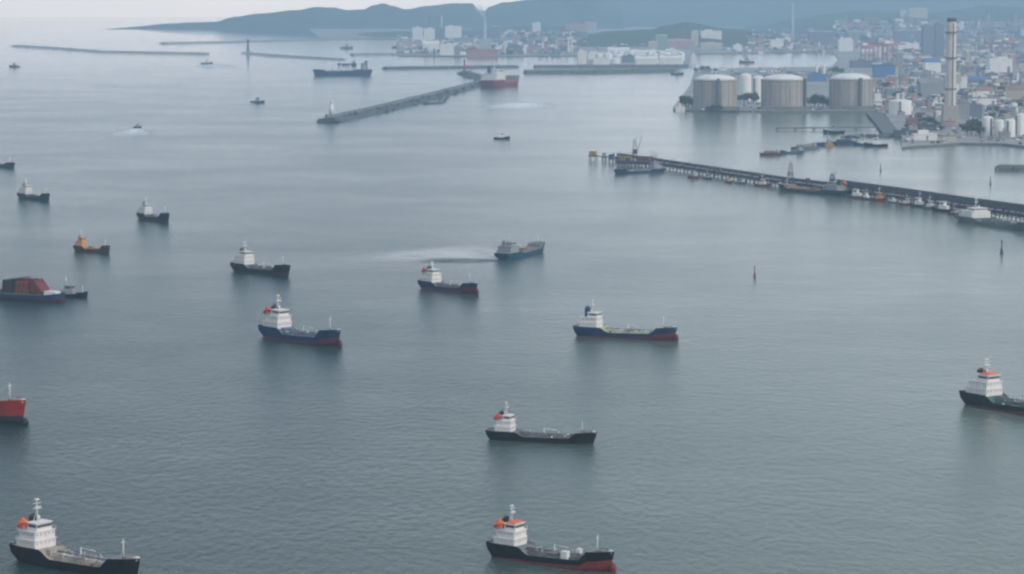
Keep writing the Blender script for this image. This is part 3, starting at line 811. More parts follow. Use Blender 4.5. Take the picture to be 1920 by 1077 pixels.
# ------------------------------------------------------------------ foam
def foam_material(a, freq=0.16, color=(0.82, 0.84, 0.85)):
    m = bpy.data.materials.new('foam'); m.use_nodes = True
    t = m.node_tree; b = t.nodes['Principled BSDF']
    b.inputs['Base Color'].default_value = (*color, 1); b.inputs['Roughness'].default_value = 0.9 if color[0] > .3 else 0.5
    co = t.nodes.new('ShaderNodeTexCoord'); n = t.nodes.new('ShaderNodeTexNoise')
    n.inputs['Scale'].default_value = freq; n.inputs['Detail'].default_value = 6
    t.links.new(co.outputs['Object'], n.inputs['Vector'])
    uv = t.nodes.new('ShaderNodeAttribute'); uv.attribute_name = 'edge'
    ml = t.nodes.new('ShaderNodeMath'); ml.operation = 'MULTIPLY'
    mr = t.nodes.new('ShaderNodeMapRange'); mr.inputs[1].default_value = .26; mr.inputs[2].default_value = .5; mr.inputs[4].default_value = a
    t.links.new(n.outputs['Fac'], mr.inputs[0]); t.links.new(mr.outputs[0], ml.inputs[0]); t.links.new(uv.outputs['Fac'], ml.inputs[1])
    t.links.new(ml.outputs[0], b.inputs['Alpha'])
    return m
FOAM = [foam_material(1.0), foam_material(0.6), foam_material(0.6, 0.03), foam_material(0.75, 0.03, (0.02, 0.05, 0.06))]
def wake(path, label, which=0):
    """path: (px, py, half width in metres, strength); a thin foam sheet lying on the water"""
    pts = [ground(px, py, 0.03) for px, py, _, _ in path]
    m = MB(); rings = []; edge = []
    for i, (p, (_, _, hw, k)) in enumerate(zip(pts, path)):
        d = (pts[min(i+1, len(pts)-1)]-pts[max(i-1, 0)]).normalized(); n = Vector((-d.y, d.x, 0))
        rings.append([tuple(p+n*hw*q) for q in (-1, -.55, 0, .55, 1)]); edge += [0, .7*k, k, .7*k, 0]
    m.loft(rings)
    o = m.build('wake', FOAM[which])
    at = o.data.attributes.new('edge', 'FLOAT', 'POINT'); at.data.foreach_set('value', edge)
    return tag(o, label, kind='stuff')
wake([(940,486,8,1),(912,482,34,1),(880,479,60,1),(840,476,80,1),(795,474,90,.9),(760,471,90,.5),(735,469,90,0)], 'long pale wake behind the blue cargo ship', 2)
wake([(942,489,6,1),(915,489,16,1),(880,489,20,1),(845,489,22,.9),(810,489,22,.6),(780,489,20,0)], 'dark churned strip of water along the long pale wake', 3)
wake([(257,241,8,.9),(252,245,20,.9),(246,249,32,.8),(239,253,40,.5),(230,258,40,0)], 'bright foam behind the dark motor boat')
wake([(992,192,16,0),(984,194,50,1),(974,198,70,1),(966,203,70,.8),(958,207,60,0)], 'white foam streak near the breakwater')
wake([(474,193,8,.7),(455,195,22,.4),(425,198,40,0)], 'faint wake behind the dark blue boat', 1)
wake([(392,121,30,.7),(402,125,60,.7),(412,129,60,0)], 'pale wake by the hazy outer mole')
wake([(198,160,10,0),(206,163,50,.7),(216,166,70,0)], 'pale foam patch far out in the bay', 1)

# ------------------------------------------------------------------ buoys
def buoy(at, hgt, label, red):
    p = ground(*at)
    m_ = mat('buoy_red', (0.26, 0.06, 0.06)) if red else mat('buoy_dark', (0.05, 0.07, 0.075))
    r = empty('buoy', p, 0, label, 'buoy', 'navigation buoys')
    MB().tube((0,0,-.5), (0,0,hgt*.16), hgt*.13, hgt*.12, 12).build('float', m_, r)
    MB().tube((0,0,hgt*.16), (0,0,hgt*.72), hgt*.085, hgt*.03, 8).build('lattice_body', m_, r)
    MB().tube((0,0,hgt*.72), (0,0,hgt*.9), hgt*.05, hgt*.075, 8).tube((0,0,hgt*.9), (0,0,hgt), hgt*.075, 0.05, 8).build('topmark', m_, r)
buoy((1415,519), 7.5, 'red buoy standing alone in the middle of the bay', True)
buoy((1878,475), 10, 'thin dark buoy below the long pier', False)
buoy((1651,320), 8, 'thin dark buoy between the pier and the shore, near the moored barges', False)
buoy((1857,346), 8, 'thin dark buoy beside the short stone mole behind the pier', False)

# ------------------------------------------------------------------ breakwaters and lighthouses
rock_m = mat('rubble', (0.075, 0.085, 0.087), 0.9, 0.55, 0.12)
conc_m = mat('old_concrete', (0.17, 0.175, 0.178), 0.85, 0.25, 0.06)
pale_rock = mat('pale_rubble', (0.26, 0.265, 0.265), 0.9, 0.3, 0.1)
def breakwater(path, w, hgt, label, group='breakwaters of the harbour', name='breakwater', seed=0):
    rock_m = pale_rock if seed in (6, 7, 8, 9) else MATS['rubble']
    pts = [ground(*p) for p in path]
    r = empty(name, pts[0], 0, label, 'breakwater', group)
    o0 = pts[0]; rg = random.Random(seed+len(path))
    dense = []
    for a, b in zip(pts, pts[1:]):
        n = max(2, min(90, int((b-a).length/(w*.7))))
        for k in range(n): dense.append(a+(b-a)*(k/n))
    dense.append(pts[-1])
    ra, rb = [], []
    for i, p in enumerate(dense):
        d = (dense[min(i+1, len(dense)-1)]-dense[max(i-1, 0)]).normalized(); n = Vector((-d.y, d.x, 0)); q = p-o0
        j = lambda a: rg.uniform(-a, a)
        ra.append([tuple(q+n*(-w*.5+j(w*.07))+Vector((0,0,-.5))), tuple(q+n*(-w*.36+j(w*.05))+Vector((0,0,hgt*.45+j(hgt*.16)))), tuple(q+n*(-w*.2)+Vector((0,0,hgt*.7+j(hgt*.1)))),
                   tuple(q+n*(w*.2)+Vector((0,0,hgt*.7+j(hgt*.1)))), tuple(q+n*(w*.36+j(w*.05))+Vector((0,0,hgt*.45+j(hgt*.16)))), tuple(q+n*(w*.5+j(w*.07))+Vector((0,0,-.5)))])
        rb.append([tuple(q+n*(-w*.14)+Vector((0,0,hgt*.4))), tuple(q+n*(-w*.13)+Vector((0,0,hgt*.86))), tuple(q+n*(w*.05)+Vector((0,0,hgt*.86))), tuple(q+n*(w*.05)+Vector((0,0,hgt))), tuple(q+n*(w*.13)+Vector((0,0,hgt))), tuple(q+n*(w*.14)+Vector((0,0,hgt*.4)))])
    m = MB().loft(ra)
    for e in (ra[0], ra[-1]):
        i = len(m.v); m.v += e; m.face(range(i, i+6))
    m.build('rubble_mound', rock_m, r)
    m = MB().loft(rb)
    for e in (rb[0], rb[-1]):
        i = len(m.v); m.v += e; m.face(range(i, i+6))
    m.build('cap_wall', conc_m, r)
    m = MB()                       # loose armour blocks along both flanks
    for i, (q, p) in enumerate(zip(ra, dense)):
        for _ in range(7 if w < 40 else 3):
            e = rg.choice((0, 5)); f = rg.random(); a = rg.uniform(.7, 2.1)*(w/34)
            c = Vector(q[e])*(1-f)+Vector(q[2 if e == 0 else 3])*f
            c += Vector((rg.uniform(-w*.3, w*.3), rg.uniform(-w*.3, w*.3), rg.uniform(0, a*.7))) if abs(ra[0][0][0]-ra[-1][0][0]) < 0 else Vector((rg.uniform(-1, 1)*w*.12, rg.uniform(-1, 1)*w*.12, rg.uniform(0, a*.9)))
            u = Vector((rg.gauss(0,1), rg.gauss(0,1), rg.gauss(0,1))).normalized(); v_ = u.orthogonal().normalized(); n_ = u.cross(v_)
            b0 = len(m.v)
            for sx in (-1, 1):
                for sy in (-1, 1):
                    for sz in (-1, 1):
                        q_ = c+u*a*sx+v_*a*.8*sy+n_*a*.7*sz
                        m.v.append((q_.x, q_.y, max(q_.z, -.6-.02*sx-.01*sy-.005*sz)))
            for fc in ((0,1,3,2),(4,6,7,5),(0,4,5,1),(2,3,7,6),(0,2,6,4),(1,5,7,3)): m.face([b0+z for z in fc])
    m.build('armour_rock', rock_m, r)['kind'] = 'stuff'
    return r
breakwater([(616,230),(700,211),(800,186),(860,170),(905,158),(915,153),(880,141),(871,139)], 44, 9.5, 'long dark bent breakwater with the white lighthouse on its near tip', seed=1)
breakwater([(798,196),(826,194),(834,184)], 14, 3.5, 'short hooked quay wall against the side of the long bent breakwater', seed=2)
breakwater([(722,130),(968,127)], 40, 7, 'straight grey breakwater behind the bend with the red lighthouse', seed=3)
breakwater([(985,138),(1130,137),(1262,134)], 40, 9, 'straight grey breakwater nearest the grey tanks', seed=4)
breakwater([(1002,127),(1290,126)], 40, 7, 'low breakwater just below the white tank farm', seed=5)
breakwater([(660,104),(805,103)], 60, 6, 'far thin mole below the white industrial quay', seed=6)
breakwater([(30,87),(110,92),(190,98),(385,102)], 44, 5, 'faint outer mole on the western side', seed=7)
breakwater([(305,82),(470,79),(640,75)], 50, 5, 'faintest outermost mole under the headland', seed=8)
breakwater([(462,101),(520,106),(640,113)], 40, 5, 'faint mole running from the dark tower towards the bulk carrier', seed=9)
breakwater([(1872,319),(1935,320)], 22, 6, 'short stone mole behind the pier at the eastern edge', seed=10)

def lighthouse(at, hgt, color, label, z=7.5):
    p = ground(*at); p.z = z
    r = empty('lighthouse', p, 0, label, 'lighthouse')
    m_ = mat('lighthouse_'+color, {'white': (0.75,0.76,0.76), 'red': (0.40,0.10,0.11), 'dark': (0.10,0.11,0.12)}[color], 0.6)
    MB().tube((0,0,-1.5), (0,0,hgt*.1), hgt*.16, hgt*.16, 12).build('base', conc_m, r)
    MB().tube((0,0,hgt*.1), (0,0,hgt*.78), hgt*(.17 if color == 'white' else .10), hgt*(.13 if color == 'white' else .075), 12).build('tower', m_, r)
    MB().tube((0,0,hgt*.78), (0,0,hgt*.81), hgt*.17, hgt*.17, 12).build('gallery', m_, r)
    MB().tube((0,0,hgt*.81), (0,0,hgt*.92), hgt*.09, hgt*.09, 8).tube((0,0,hgt*.92), (0,0,hgt), hgt*.11, hgt*.01, 8).build('lantern', m_, r)
lighthouse((622,228), 25, 'white', 'white lighthouse on the near tip of the long bent breakwater')
lighthouse((871,139), 30, 'red', 'red lighthouse at the bend end of the long breakwater')
lighthouse((465,101), 42, 'dark', 'faint dark light tower on the end of the hazy mole')

# ------------------------------------------------------------------ long pier
steel_m = mat('pier_steel', (0.055, 0.062, 0.085), 0.7, 0.35, 0.25, streak=0.3)
pile_m = mat('pile_steel', (0.065, 0.058, 0.06), 0.8, 0.4, 0.3)
pdeck_m = mat('pier_deck', (0.11, 0.11, 0.112), 0.85, 0.3, 0.15)
ochre_m = mat('ochre_paint', (0.34, 0.22, 0.07), 0.7, 0.2)
PIER = [(1160,303),(1262,318),(1470,350),(1560,361),(1690,379),(1800,396),(1960,419)]
PP = [ground(*p) for p in PIER]
pier = empty('pier', PP[0], 0, 'long dark trestle pier with a covered conveyor crossing the eastern bay', 'pier')
def pier_run(pts, z0, z1, hw, name, m_):
    rings = []
    for i, p in enumerate(pts):
        d = (pts[min(i+1, len(pts)-1)]-pts[max(i-1, 0)]).normalized(); n = Vector((-d.y, d.x, 0)); q = p-PP[0]
        rings.append([tuple(q+n*hw*a+Vector((0,0,b))) for a, b in ((-1,z0),(-1,z1),(1,z1),(1,z0),(-1,z0))])
    m = MB().loft(rings); m.quad(*rings[0][:4]); m.quad(*rings[-1][:4])
    return m.build(name, m_, pier)
pier_run(PP, 4.6, 5.8, 5.0, 'deck', pdeck_m)
pier_run(PP, 6.0, 9.6, 2.4, 'conveyor_gallery', steel_m)
pier_run([p for p in PP[3:]], 9.62, 13.2, 2.3, 'upper_gallery', steel_m)
pier_run(PP, 2.6, 4.5, 3.2, 'girder', steel_m)
for off, rr in ((-3.6, .35), (-2.8, .3), (3.4, .4)):
    m = MB()
    for a, b in zip(PP, PP[1:]):
        d = (b-a).normalized(); n = Vector((-d.y, d.x, 0))
        m.tube(tuple(a-PP[0]+n*off+Vector((0,0,6.4))), tuple(b-PP[0]+n*off+Vector((0,0,6.4))), rr, n=6)
    m.build('pipeline', M_mast, pier)
bent = MB()
for yy in (-4.2, 0, 4.2):
    bent.tube((0, yy, -.8), (0, yy*.9, 4.0), .55, .55, 6)
bent.box(-.8, .8, -5, 5, 3.7, 4.58)
bent.tube((0, -4.2, .6), (0, 3.8, 3.8), .2, n=4)
bent.tube((-9.5, -4.4, 1.2), (0, -4.3, 4.2), .28, n=4).tube((9.5, -4.4, 1.2), (0, -4.3, 4.2), .28, n=4).tube((-10, -4.4, 1.9), (10, -4.4, 1.9), .35, n=5)
bent_me = bent.mesh('trestle_bent', pile_m)
tot = 0; bents = []
for a, b in zip(PP, PP[1:]):
    d = b-a; n = max(1, round(d.length/20))
    for k in range(n): bents.append((a+d*(k/n), atan2(d.y, d.x)))
for p, a in bents:
    o = bpy.data.objects.new('trestle_bent', bent_me); COL.objects.link(o); o.parent = pier
    o.location = p-PP[0]; o.rotation_euler = (0, 0, a)
# stiffening frames along the gallery
fr = MB().box(-.25, .25, -2.5, 2.5, 5.9, 11.2)
fr_me = fr.mesh('gallery_frame', pile_m)
for i, (p, a) in enumerate(bents):
    if i % 2 == 0 and i > 6:
        o = bpy.data.objects.new('gallery_frame', fr_me); COL.objects.link(o); o.parent = pier
        o.location = p-PP[0]; o.rotation_euler = (0, 0, a); o.scale = (1, 1, 0.8 if i < 24 else 1)

cl = [MB(), MB(), MB()]; rg = random.Random(31)
for p, a in bents:
    for _ in range(4):
        q = p-PP[0]+Vector((cos(a), sin(a), 0))*rg.uniform(-9, 9)+Vector((sin(a), -cos(a), 0))*rg.choice((1, 1, -1))*rg.uniform(3.0, 4.6)
        m_ = rg.choice(cl)
        if rg.random() < .3: m_.tube((q.x, q.y, 5.8), (q.x, q.y, rg.uniform(9, 15)), .18, n=5)
        else:
            e = rg.uniform(.5, 1.6); m_.box(q.x-e, q.x+e, q.y-e*.7, q.y+e*.7, 5.8, 6.2+rg.uniform(.5, 3))
for m_, c_ in zip(cl, (steel_m, M_rust, M_gear)): m_.build('deck_clutter', c_, pier)['kind'] = 'stuff'

def dolphin(at, label, color, hgt=6.5, wd=7):
    p = ground(*at)
    r = empty('mooring_dolphin', p, radians(-20), label, 'dolphin', 'mooring dolphins off the pier head')
    for i in (-1, 1):
        for j in (-1, 1):
            MB().tube((i*wd*.36, j*wd*.36, -.8), (i*wd*.36, j*wd*.36, hgt-1.6), .5, n=6).build('pile', pile_m, r)
    MB().box(-wd/2, wd/2, -wd/2, wd/2, hgt-1.6, hgt).build('cap', pdeck_m, r)
    MB().box(-wd*.42, wd*.42, -wd*.42, wd*.42, hgt+.02, hgt+4.5, .2, .2).build('hut', color, r)
    MB().tube((0, 0, hgt+4.5), (0, 0, hgt+8), .12, n=5).build('lamp_post', M_mast, r)
dolphin((1112,300), 'ochre topped dolphin standing farthest out off the pier head', ochre_m, 5.5, 9)
dolphin((1133,302), 'slim grey dolphin, middle of the row off the pier head', HOUSEM['grey'], 5, 5)
dolphin((1146,305), 'dark dolphin next to the pier platform', steel_m, 5, 6)

def platform(at, wx, wy, a, label):
    p = ground(*at)
    r = empty('loading_platform', p, a, label, 'platform')
    for i in (-1, -.33, .33, 1):
        for j in (-1, 1):
            MB().tube((i*wx*.46, j*wy*.42, -.8), (i*wx*.46, j*wy*.42, 5), .6, n=6).build('pile', pile_m, r)
    MB().box(-wx/2, wx/2, -wy/2, wy/2, 5, 6.4).build('deck', pdeck_m, r)
    MB().box(-wx*.46, -wx*.12, -wy*.3, wy*.3, 6.42, 10.5, .3, .3).build('hut', ochre_m, r)
    MB().box(wx*.05, wx*.4, -wy*.25, wy*.3, 6.42, 11.5, .3, .3).build('machine_shed', M_rust, r)
    MB().box(-wx*.1, wx*.03, -wy*.45, -wy*.2, 6.42, 9).build('pump_box', HOUSEM['grey'], r)
    cl_ = [MB(), MB()]; rg = random.Random(8)
    for _ in range(40):
        x, y, e = rg.uniform(-wx*.48, wx*.48), rg.uniform(-wy*.48, wy*.48), rg.uniform(.4, 1.5); m_ = rg.choice(cl_)
        if rg.random() < .3: m_.tube((x, y, 6.4), (x+rg.uniform(-2, 2), y, rg.uniform(10, 19)), .22, n=5)
        else: m_.box(x-e, x+e, y-e, y+e, 6.4, 7+rg.uniform(.4, 5))
    for m_, c_ in zip(cl_, (steel_m, M_rust)): m_.build('platform_clutter', c_, r)['kind'] = 'stuff'
    MB().box(-wx*.5, wx*.5, -wy*.46, wy*.46, 2.4, 4.9).build('girder', steel_m, r)
    return r, p
pa = atan2((PP[1]-PP[0]).y, (PP[1]-PP[0]).x)
pier_run([ground(*q) for q in ((1110,300.5),(1134,302),(1160,303))], 4.6, 5.5, 1.3, 'walkway', pile_m)
plat, platp = platform((1195,312), 46, 18, radians(-35), 'ochre and rust coloured loading platform at the pier head')
def loader(at, z, hgt, label, a=0.0, m_=None, boom=True):
    p = ground(*at); p.z = z; m_ = m_ or steel_m
    r = empty('ship_loader', p, a, label, 'crane', 'loading gear on the long pier')
    for i in (-1, 1):
        for j in (-1, 1):
            MB().tube((i*2.6, j*2.6, 0), (i*1.1, j*1.1, hgt*.95), .42, .3, 6).build('leg', m_, r)
    m = MB()
    for k in range(1, 6):
        f = k/6; q = 2.6-1.5*f
        m.box(-q-.2, q+.2, -q-.2, -q+.2, hgt*f-.2, hgt*f+.2).box(-q-.2, q+.2, q-.2, q+.2, hgt*f-.2, hgt*f+.2)
        m.box(-q-.2, -q+.2, -q, q, hgt*f-.2, hgt*f+.2).box(q-.2, q+.2, -q, q, hgt*f-.2, hgt*f+.2)
    m.build('cross_frame', m_, r)
    MB().box(-2.2, 2.2, -2.2, 2.2, hgt*.3, hgt*.52, .2, .2).build('machine_house', m_, r)
    MB().tube((0,0,hgt*.9), (0,0,hgt*1.12), .3, .12, 6).build('mast', m_, r)
    if boom:
        MB().tube((2, 0, hgt*.3), (hgt*.34, 0, hgt*1.15), .55, .3, 6).build('boom', M_gear, r)
        MB().tube((0, 0, hgt*1.05), (hgt*.34, 0, hgt*1.13), .1, n=4).build('stay', M_gear, r)
    return r
loader((1190,312), 6.4, 24, 'dark tower with slanted boom at the pier head', 0.0)
loader((1482,352), 5.8, 20, 'slim pale grey tower beside the ship at mid pier', 0.3, M_gear, False)
loader((1560,361), 5.8, 13, 'squat dark blue loading tower east of the mid pier ship', 0.2, mat('crane_navy', (0.03, 0.04, 0.10), 0.6, 0.2), True)

ship('moored_tanker', (1243,322), (1150,327), 'low blue grey ship moored under the pier head tower', 'ship', 'ships moored along the pier', 'blue', 'black', 'grey', 'grey', 'grey', lifeboat=None, fore_mast=False, bt=(0,.1), ks=.6, mast=4)
ship('moored_tanker', (1590,368), (1458,357), 'dark moored ship with orange deck cargo at mid pier', 'ship', 'ships moored along the pier', 'teal', 'black', 'rust', 'grey', 'black', lifeboat='orange', kind='cargo', fore_mast=True, bt=(0,.1), ks=.66, mast=6, hk=.9)
ship('moored_tanker', (1805,414), (1955,436), 'grey moored vessel with white house at the eastern frame edge', 'ship', 'ships moored along the pier', 'grey', 'black', 'green', 'white', 'grey', lifeboat=None, fore_mast=True, bt=(0,.1), ks=.62, mast=6, hk=.8)
MOOR = [((1300,334),'dull_red','grey','small dull red boat moored under the west span of the pier'),
        ((1327,336),'teal','grey','small teal boat moored under the west span of the pier'),
        ((1367,343),'brown','orange','small brown boat with orange cabin under the west span of the pier'),
        ((1389,345),'grey','grey','plain grey boat moored under the west span of the pier'),
        ((1431,350),'dull_red','white','small dull red boat with white cabin, just west of the mid pier ship'),
        ((1605,372),'grey','white','grey boat with white cabin, first east of the mid pier ship'),
        ((1624,374),'teal','white','teal boat with white cabin, second east of the mid pier ship'),
        ((1650,377),'dull_red','orange','dull red boat with orange cabin along the east span of the pier'),
        ((1674,381),'grey','white','grey boat with white cabin beside the orange cabin boat'),
        ((1702,385),'red','white','bright red boat with white cabin along the east span of the pier'),
        ((1722,388),'teal','white','teal boat with white cabin beside the bright red boat'),
        ((1745,392),'grey','white','grey boat with white cabin, third from the grey moored vessel'),
        ((1768,397),'black','white','black boat with white cabin, second from the grey moored vessel'),
        ((1790,403),'teal','grey','teal boat with grey cabin, touching the grey moored vessel')]
for (pt, hl, hs, lab) in MOOR:
    small_boat('moored_boat', pt, radians(-52+RNG.uniform(-16, 16)+(180 if RNG.random() < .35 else 0)), RNG.uniform(13, 25), lab, 'boat', 'boats moored along the pier', hl, hs, RNG.random() > .3)

# ------------------------------------------------------------------ inner basin
def jetty(path, w, z, label, name='jetty'):
    pts = [ground(*p) for p in path]
    r = empty(name, pts[0], 0, label, 'jetty', 'jetties of the inner basin')
    rings = []; 
    for i, p in enumerate(pts):
        d = (pts[min(i+1, len(pts)-1)]-pts[max(i-1, 0)]).normalized(); n = Vector((-d.y, d.x, 0)); q = p-pts[0]
        rings.append([tuple(q+n*w/2*a+Vector((0,0,b))) for a, b in ((-1,z-1.4),(-1,z),(1,z),(1,z-1.4),(-1,z-1.4))])
    m = MB().loft(rings); m.quad(*rings[0][:4]); m.quad(*rings[-1][:4]); m.build('deck', pdeck_m, r)
    for a, b in zip(pts, pts[1:]):
        d = b-a; n = max(1, int(d.length/26)); nn = Vector((-d.y, d.x, 0)).normalized()
        for k in range(n+1):
            q = a+d*(k/n)-pts[0]
            for sd in (-1, 1):
                c = q+nn*sd*w*.38
                MB().tube((c.x, c.y, -.8), (c.x, c.y, z-1.4), .6, n=6).build('pile', pile_m, r)
    return r
jetty([(1457,245),(1560,244),(1650,243)], 9, 4.0, 'thin straight jetty reaching out from the shore')
jetty([(1637,214),(1655,234),(1672,256)], 24, 4.2, 'wide slanting jetty joining the tank quay and the near shore')
breakwater([(1596,259),(1625,257),(1668,258)], 26, 4, 'low brown spit beside the slanting jetty', seed=12)
def flat_barge(a, b, label, hull, load, z=3.0):
    P, Q = ground(*a), ground(*b); L = (Q-P).length; B = L/3.6
    r = empty('barge', (P+Q)/2, atan2(Q.y-P.y, Q.x-P.x), label, 'barge', 'barges moored in the inner basin')
    m = MB().loft([[(-L/2, -B/2, z), (-L/2+2, -B/2, -.5), (-L/2+2, B/2, -.5), (-L/2, B/2, z)], [(L/2, -B/2, z*1.1), (L/2-3, -B/2, -.5), (L/2-3, B/2, -.5), (L/2, B/2, z*1.1)]])
    m.quad((-L/2, -B/2, z), (-L/2+2, -B/2, -.5), (-L/2+2, B/2, -.5), (-L/2, B/2, z)); m.quad((L/2, -B/2, z*1.1), (L/2-3, -B/2, -.5), (L/2-3, B/2, -.5), (L/2, B/2, z*1.1))
    m.build('hull', HULLM[hull], r)
    MB().quad((-L/2+.2, -B/2+.2, z-.25), (L/2-.2, -B/2+.2, z*1.1-.25), (L/2-.2, B/2-.2, z*1.1-.25), (-L/2+.2, B/2-.2, z-.25)).build('deck', DECKM['grey'], r)
    if load:
        MB().box(-L*.32, L*.22, -B*.36, B*.36, z-.2, z+2.6, 2, 1.2).build('cargo_heap', load, r)
    MB().box(L*.3, L*.42, -B*.28, B*.28, z-.1, z+3.2, .2, .2).build('deckhouse', HOUSEM['grey'], r)
    MB().tube((L*.36, 0, z+3.2), (L*.36, 0, z+8), .14, n=5).build('mast', M_mast, r)
flat_barge((1426,292), (1464,291), 'brown barge, outermost in the row of the inner basin', 'brown', M_rust)
ship('moored_coaster', (1506,287), (1462,289), 'dark blue coaster between the brown barge and the grey barge', 'ship', 'ships moored in the inner basin', 'bright_blue', 'black', 'grey', 'grey', 'blue', lifeboat=None, kind='cargo', bt=(0,.1), ks=.8)
flat_barge((1490,281), (1530,278), 'grey barge with a load, third in the row of the inner basin', 'grey', conc_m)
flat_barge((1526,274), (1558,273), 'navy barge west of the ochre beacon', 'navy', None, 4)
flat_barge((1563,272), (1602,270), 'navy barge with dark load east of the ochre beacon', 'navy', mat('coal_heap', (0.03,0.03,0.035), .9, .4), 4)
small_boat('workboat', (1563,250), radians(175), 30, 'black boat tied to the thin straight jetty', 'boat', None, 'black', 'grey', False)
small_boat('workboat', (1618,273), radians(170), 26, 'blue workboat near shore end of the barge row', 'boat', None, 'bright_blue', 'white')
small_boat('workboat', (1642,275), radians(178), 30, 'black workboat with white cabin against the near shore', 'boat', None, 'black', 'white')
def beacon(at, hgt, label):
    p = ground(*at); r = empty('beacon', p, 0, label, 'beacon')
    MB().box(-5, 5, -5, 5, -.8, 4.5, .3, .3).build('base', ochre_m, r)
    MB().box(-2, 2, -2, 2, 4.52, 9, .3, .3).build('hut', HOUSEM['grey'], r)
    MB().tube((-2.5, 0, 4.5), (-2.5, 0, hgt), .6, .4, 8).build('mast', M_gear, r)
    MB().tube((-2.5, 0, hgt), (-2.5, 0, hgt+1.6), .9, .5, 8).build('lamp', M_gear, r)
beacon((1555,275), 17, 'ochre based beacon standing between two navy barges')

# ------------------------------------------------------------------ storage tanks
tank_m = mat('tank_wall', (0.37, 0.335, 0.31), 0.85, 0.16, 0.03, streak=0.35, streak_color=(0.24, 0.22, 0.21))
dome_m = mat('dome_white', (0.70, 0.69, 0.67), 0.6, 0.14, 0.06, streak=0.3, streak_color=(0.45, 0.43, 0.41))
rim_m = mat('tank_rim', (0.40, 0.39, 0.38), 0.8, 0.1)
stair_m = mat('stair_steel', (0.10, 0.115, 0.12), 0.7, 0.2)
def big_tank(at, wpx, hpx, dpx, label, stair_az):
    p = ground(at[0], at[1], LAND_Z); k = mpp(p); R = wpx*k/2; Hh = hpx*k; D = dpx*k
    p = p+Vector((0, R, 0))
    r = empty('storage_tank', p, 0, label, 'storage tank', 'big grey domed storage tanks')
    m = MB().tube((0,0,-.3), (0,0,Hh), R, R, 48, caps=False); m.build('wall', tank_m, r)
    MB().tube((0,0,Hh-2.2), (0,0,Hh+.6), R*1.025, R*1.025, 48).build('rim', rim_m, r)
    MB().ell((0,0,Hh+.5), R*.93, R*.93, D, 40, 8, 0.0).build('dome', dome_m, r)
    for j in range(8):
        a = 2*pi*j/8+.25
        b = MB().box(R-.2, R+1.1, -1.7, 1.7, -.2, Hh-2.3).build('buttress', tank_m, r); b.rotation_euler = (0,0,a)
    for j in range(24):
        a = 2*pi*j/24+.05
        b = MB().box(R-.2, R+.5, -.5, .5, -.2, Hh-2.4).build('rib', mat('tank_rib', (0.27, 0.245, 0.225), .85, .15), r); b.rotation_euler = (0,0,a)
    s_ = MB().box(R+1.15, R+5, -2.4, 2.4, -.2, Hh+2.5)
    for j in range(1, 9): s_.box(R+1.1, R+5.4, -2.8, 2.8, Hh*j/9-.2, Hh*j/9+.2)
    b = s_.build('stair_tower', stair_m, r); b.rotation_euler = (0,0,stair_az)
    m = MB().tube((0,0,Hh+D*.9), (0,0,Hh+D+5), 2.2, 2.2, 8).tube((-6,4,Hh+D*.75), (-6,4,Hh+D+3), 1.2, n=6)
    m.build('roof_vent', rim_m, r)
    pl_ = MB()
    for j in range(20):
        a0, a1 = 2*pi*j/20, 2*pi*(j+1)/20
        pl_.tube((R*.95*cos(a0), R*.95*sin(a0), Hh+1.8), (R*.95*cos(a1), R*.95*sin(a1), Hh+1.8), .15, n=4, caps=False)
    pl_.build('roof_rail', M_mast, r)
    MB().box(-R*1.02, R*1.02, -R-9, -R-8, -.2, 6.5).build('dike_wall', conc_m, r)
big_tank((1344,207), 82, 56, 9, 'westernmost big grey tank with white dome, nearest the water end', -pi/2+0.05)
big_tank((1472,207), 82, 56, 9, 'middle big grey tank with white dome, behind the red and white mast', -pi/2+1.05)
big_tank((1600,206), 80, 56, 10, 'easternmost big grey tank with white dome', -pi/2+0.30)
def white_tank(at, wpx, hpx, label, group, dome=.12, name='white_tank'):
    p = hit(*at); k = mpp(p); R = wpx*k/2; Hh = hpx*k
    r = empty(name, p+Vector((0,R*.5,0)), RNG.uniform(0, 6), label, 'storage tank', group)
    MB().tube((0,0,-1.5), (0,0,Hh), R, R, 24, caps=False).build('wall', M_whitetank, r)
    MB().ell((0,0,Hh), R*1.0, R*1.0, max(1, Hh*dome), 24, 4, 0.0).build('roof', dome_m, r)
    MB().box(R, R+1.6, -1.0, 1.0, 0, Hh).build('ladder', stair_m, r)
M_whitetank = mat('white_tank_paint', (0.80, 0.78, 0.75), 0.6, 0.06, 0.03, streak=0.15, streak_color=(0.55, 0.5, 0.46))
white_tank((1398,190), 22, 46, 'plain white tank just east of the westernmost big grey tank', 'white tanks between the grey tanks')
white_tank((1421,192), 22, 44, 'plain white tank just west of the middle big grey tank', 'white tanks between the grey tanks')
white_tank((1689,216), 42, 25, 'wide low white tank on the near shore left of the chimney', 'white tanks near the chimney')
white_tank((1761,222), 16, 11, 'small white tank directly left of the chimney foot', 'white tanks near the chimney')
for i, (x, y, w_, h_) in enumerate(((1852,256,20,33),(1874,257,17,28),(1894,258,20,30),(1914,254,18,36))):
    white_tank((x, y), w_, h_, ['pale tall tank, first of the row on the near eastern shore', 'pale narrow tank, second of the row on the near eastern shore', 'pale tank, third of the row on the near eastern shore', 'pale tallest tank at the eastern edge of the near shore'][i], 'pale tanks on the near eastern shore')
def striped_mast(at, hpx, label):
    p = ground(*at, LAND_Z); hgt = hpx*mpp(p)
    r = empty('striped_mast', p, 0, label, 'mast')
    for k in range(5):
        MB().tube((0,0,hgt*k/5), (0,0,hgt*(k+1)/5), 2.6-.3*k, 2.3-.3*k, 8).build('mast_section', mat('mast_red', (0.45,0.08,0.09)) if k % 2 else M_white, r)
striped_mast((1446,203), 42, 'red and white banded mast in front of the middle grey tank')

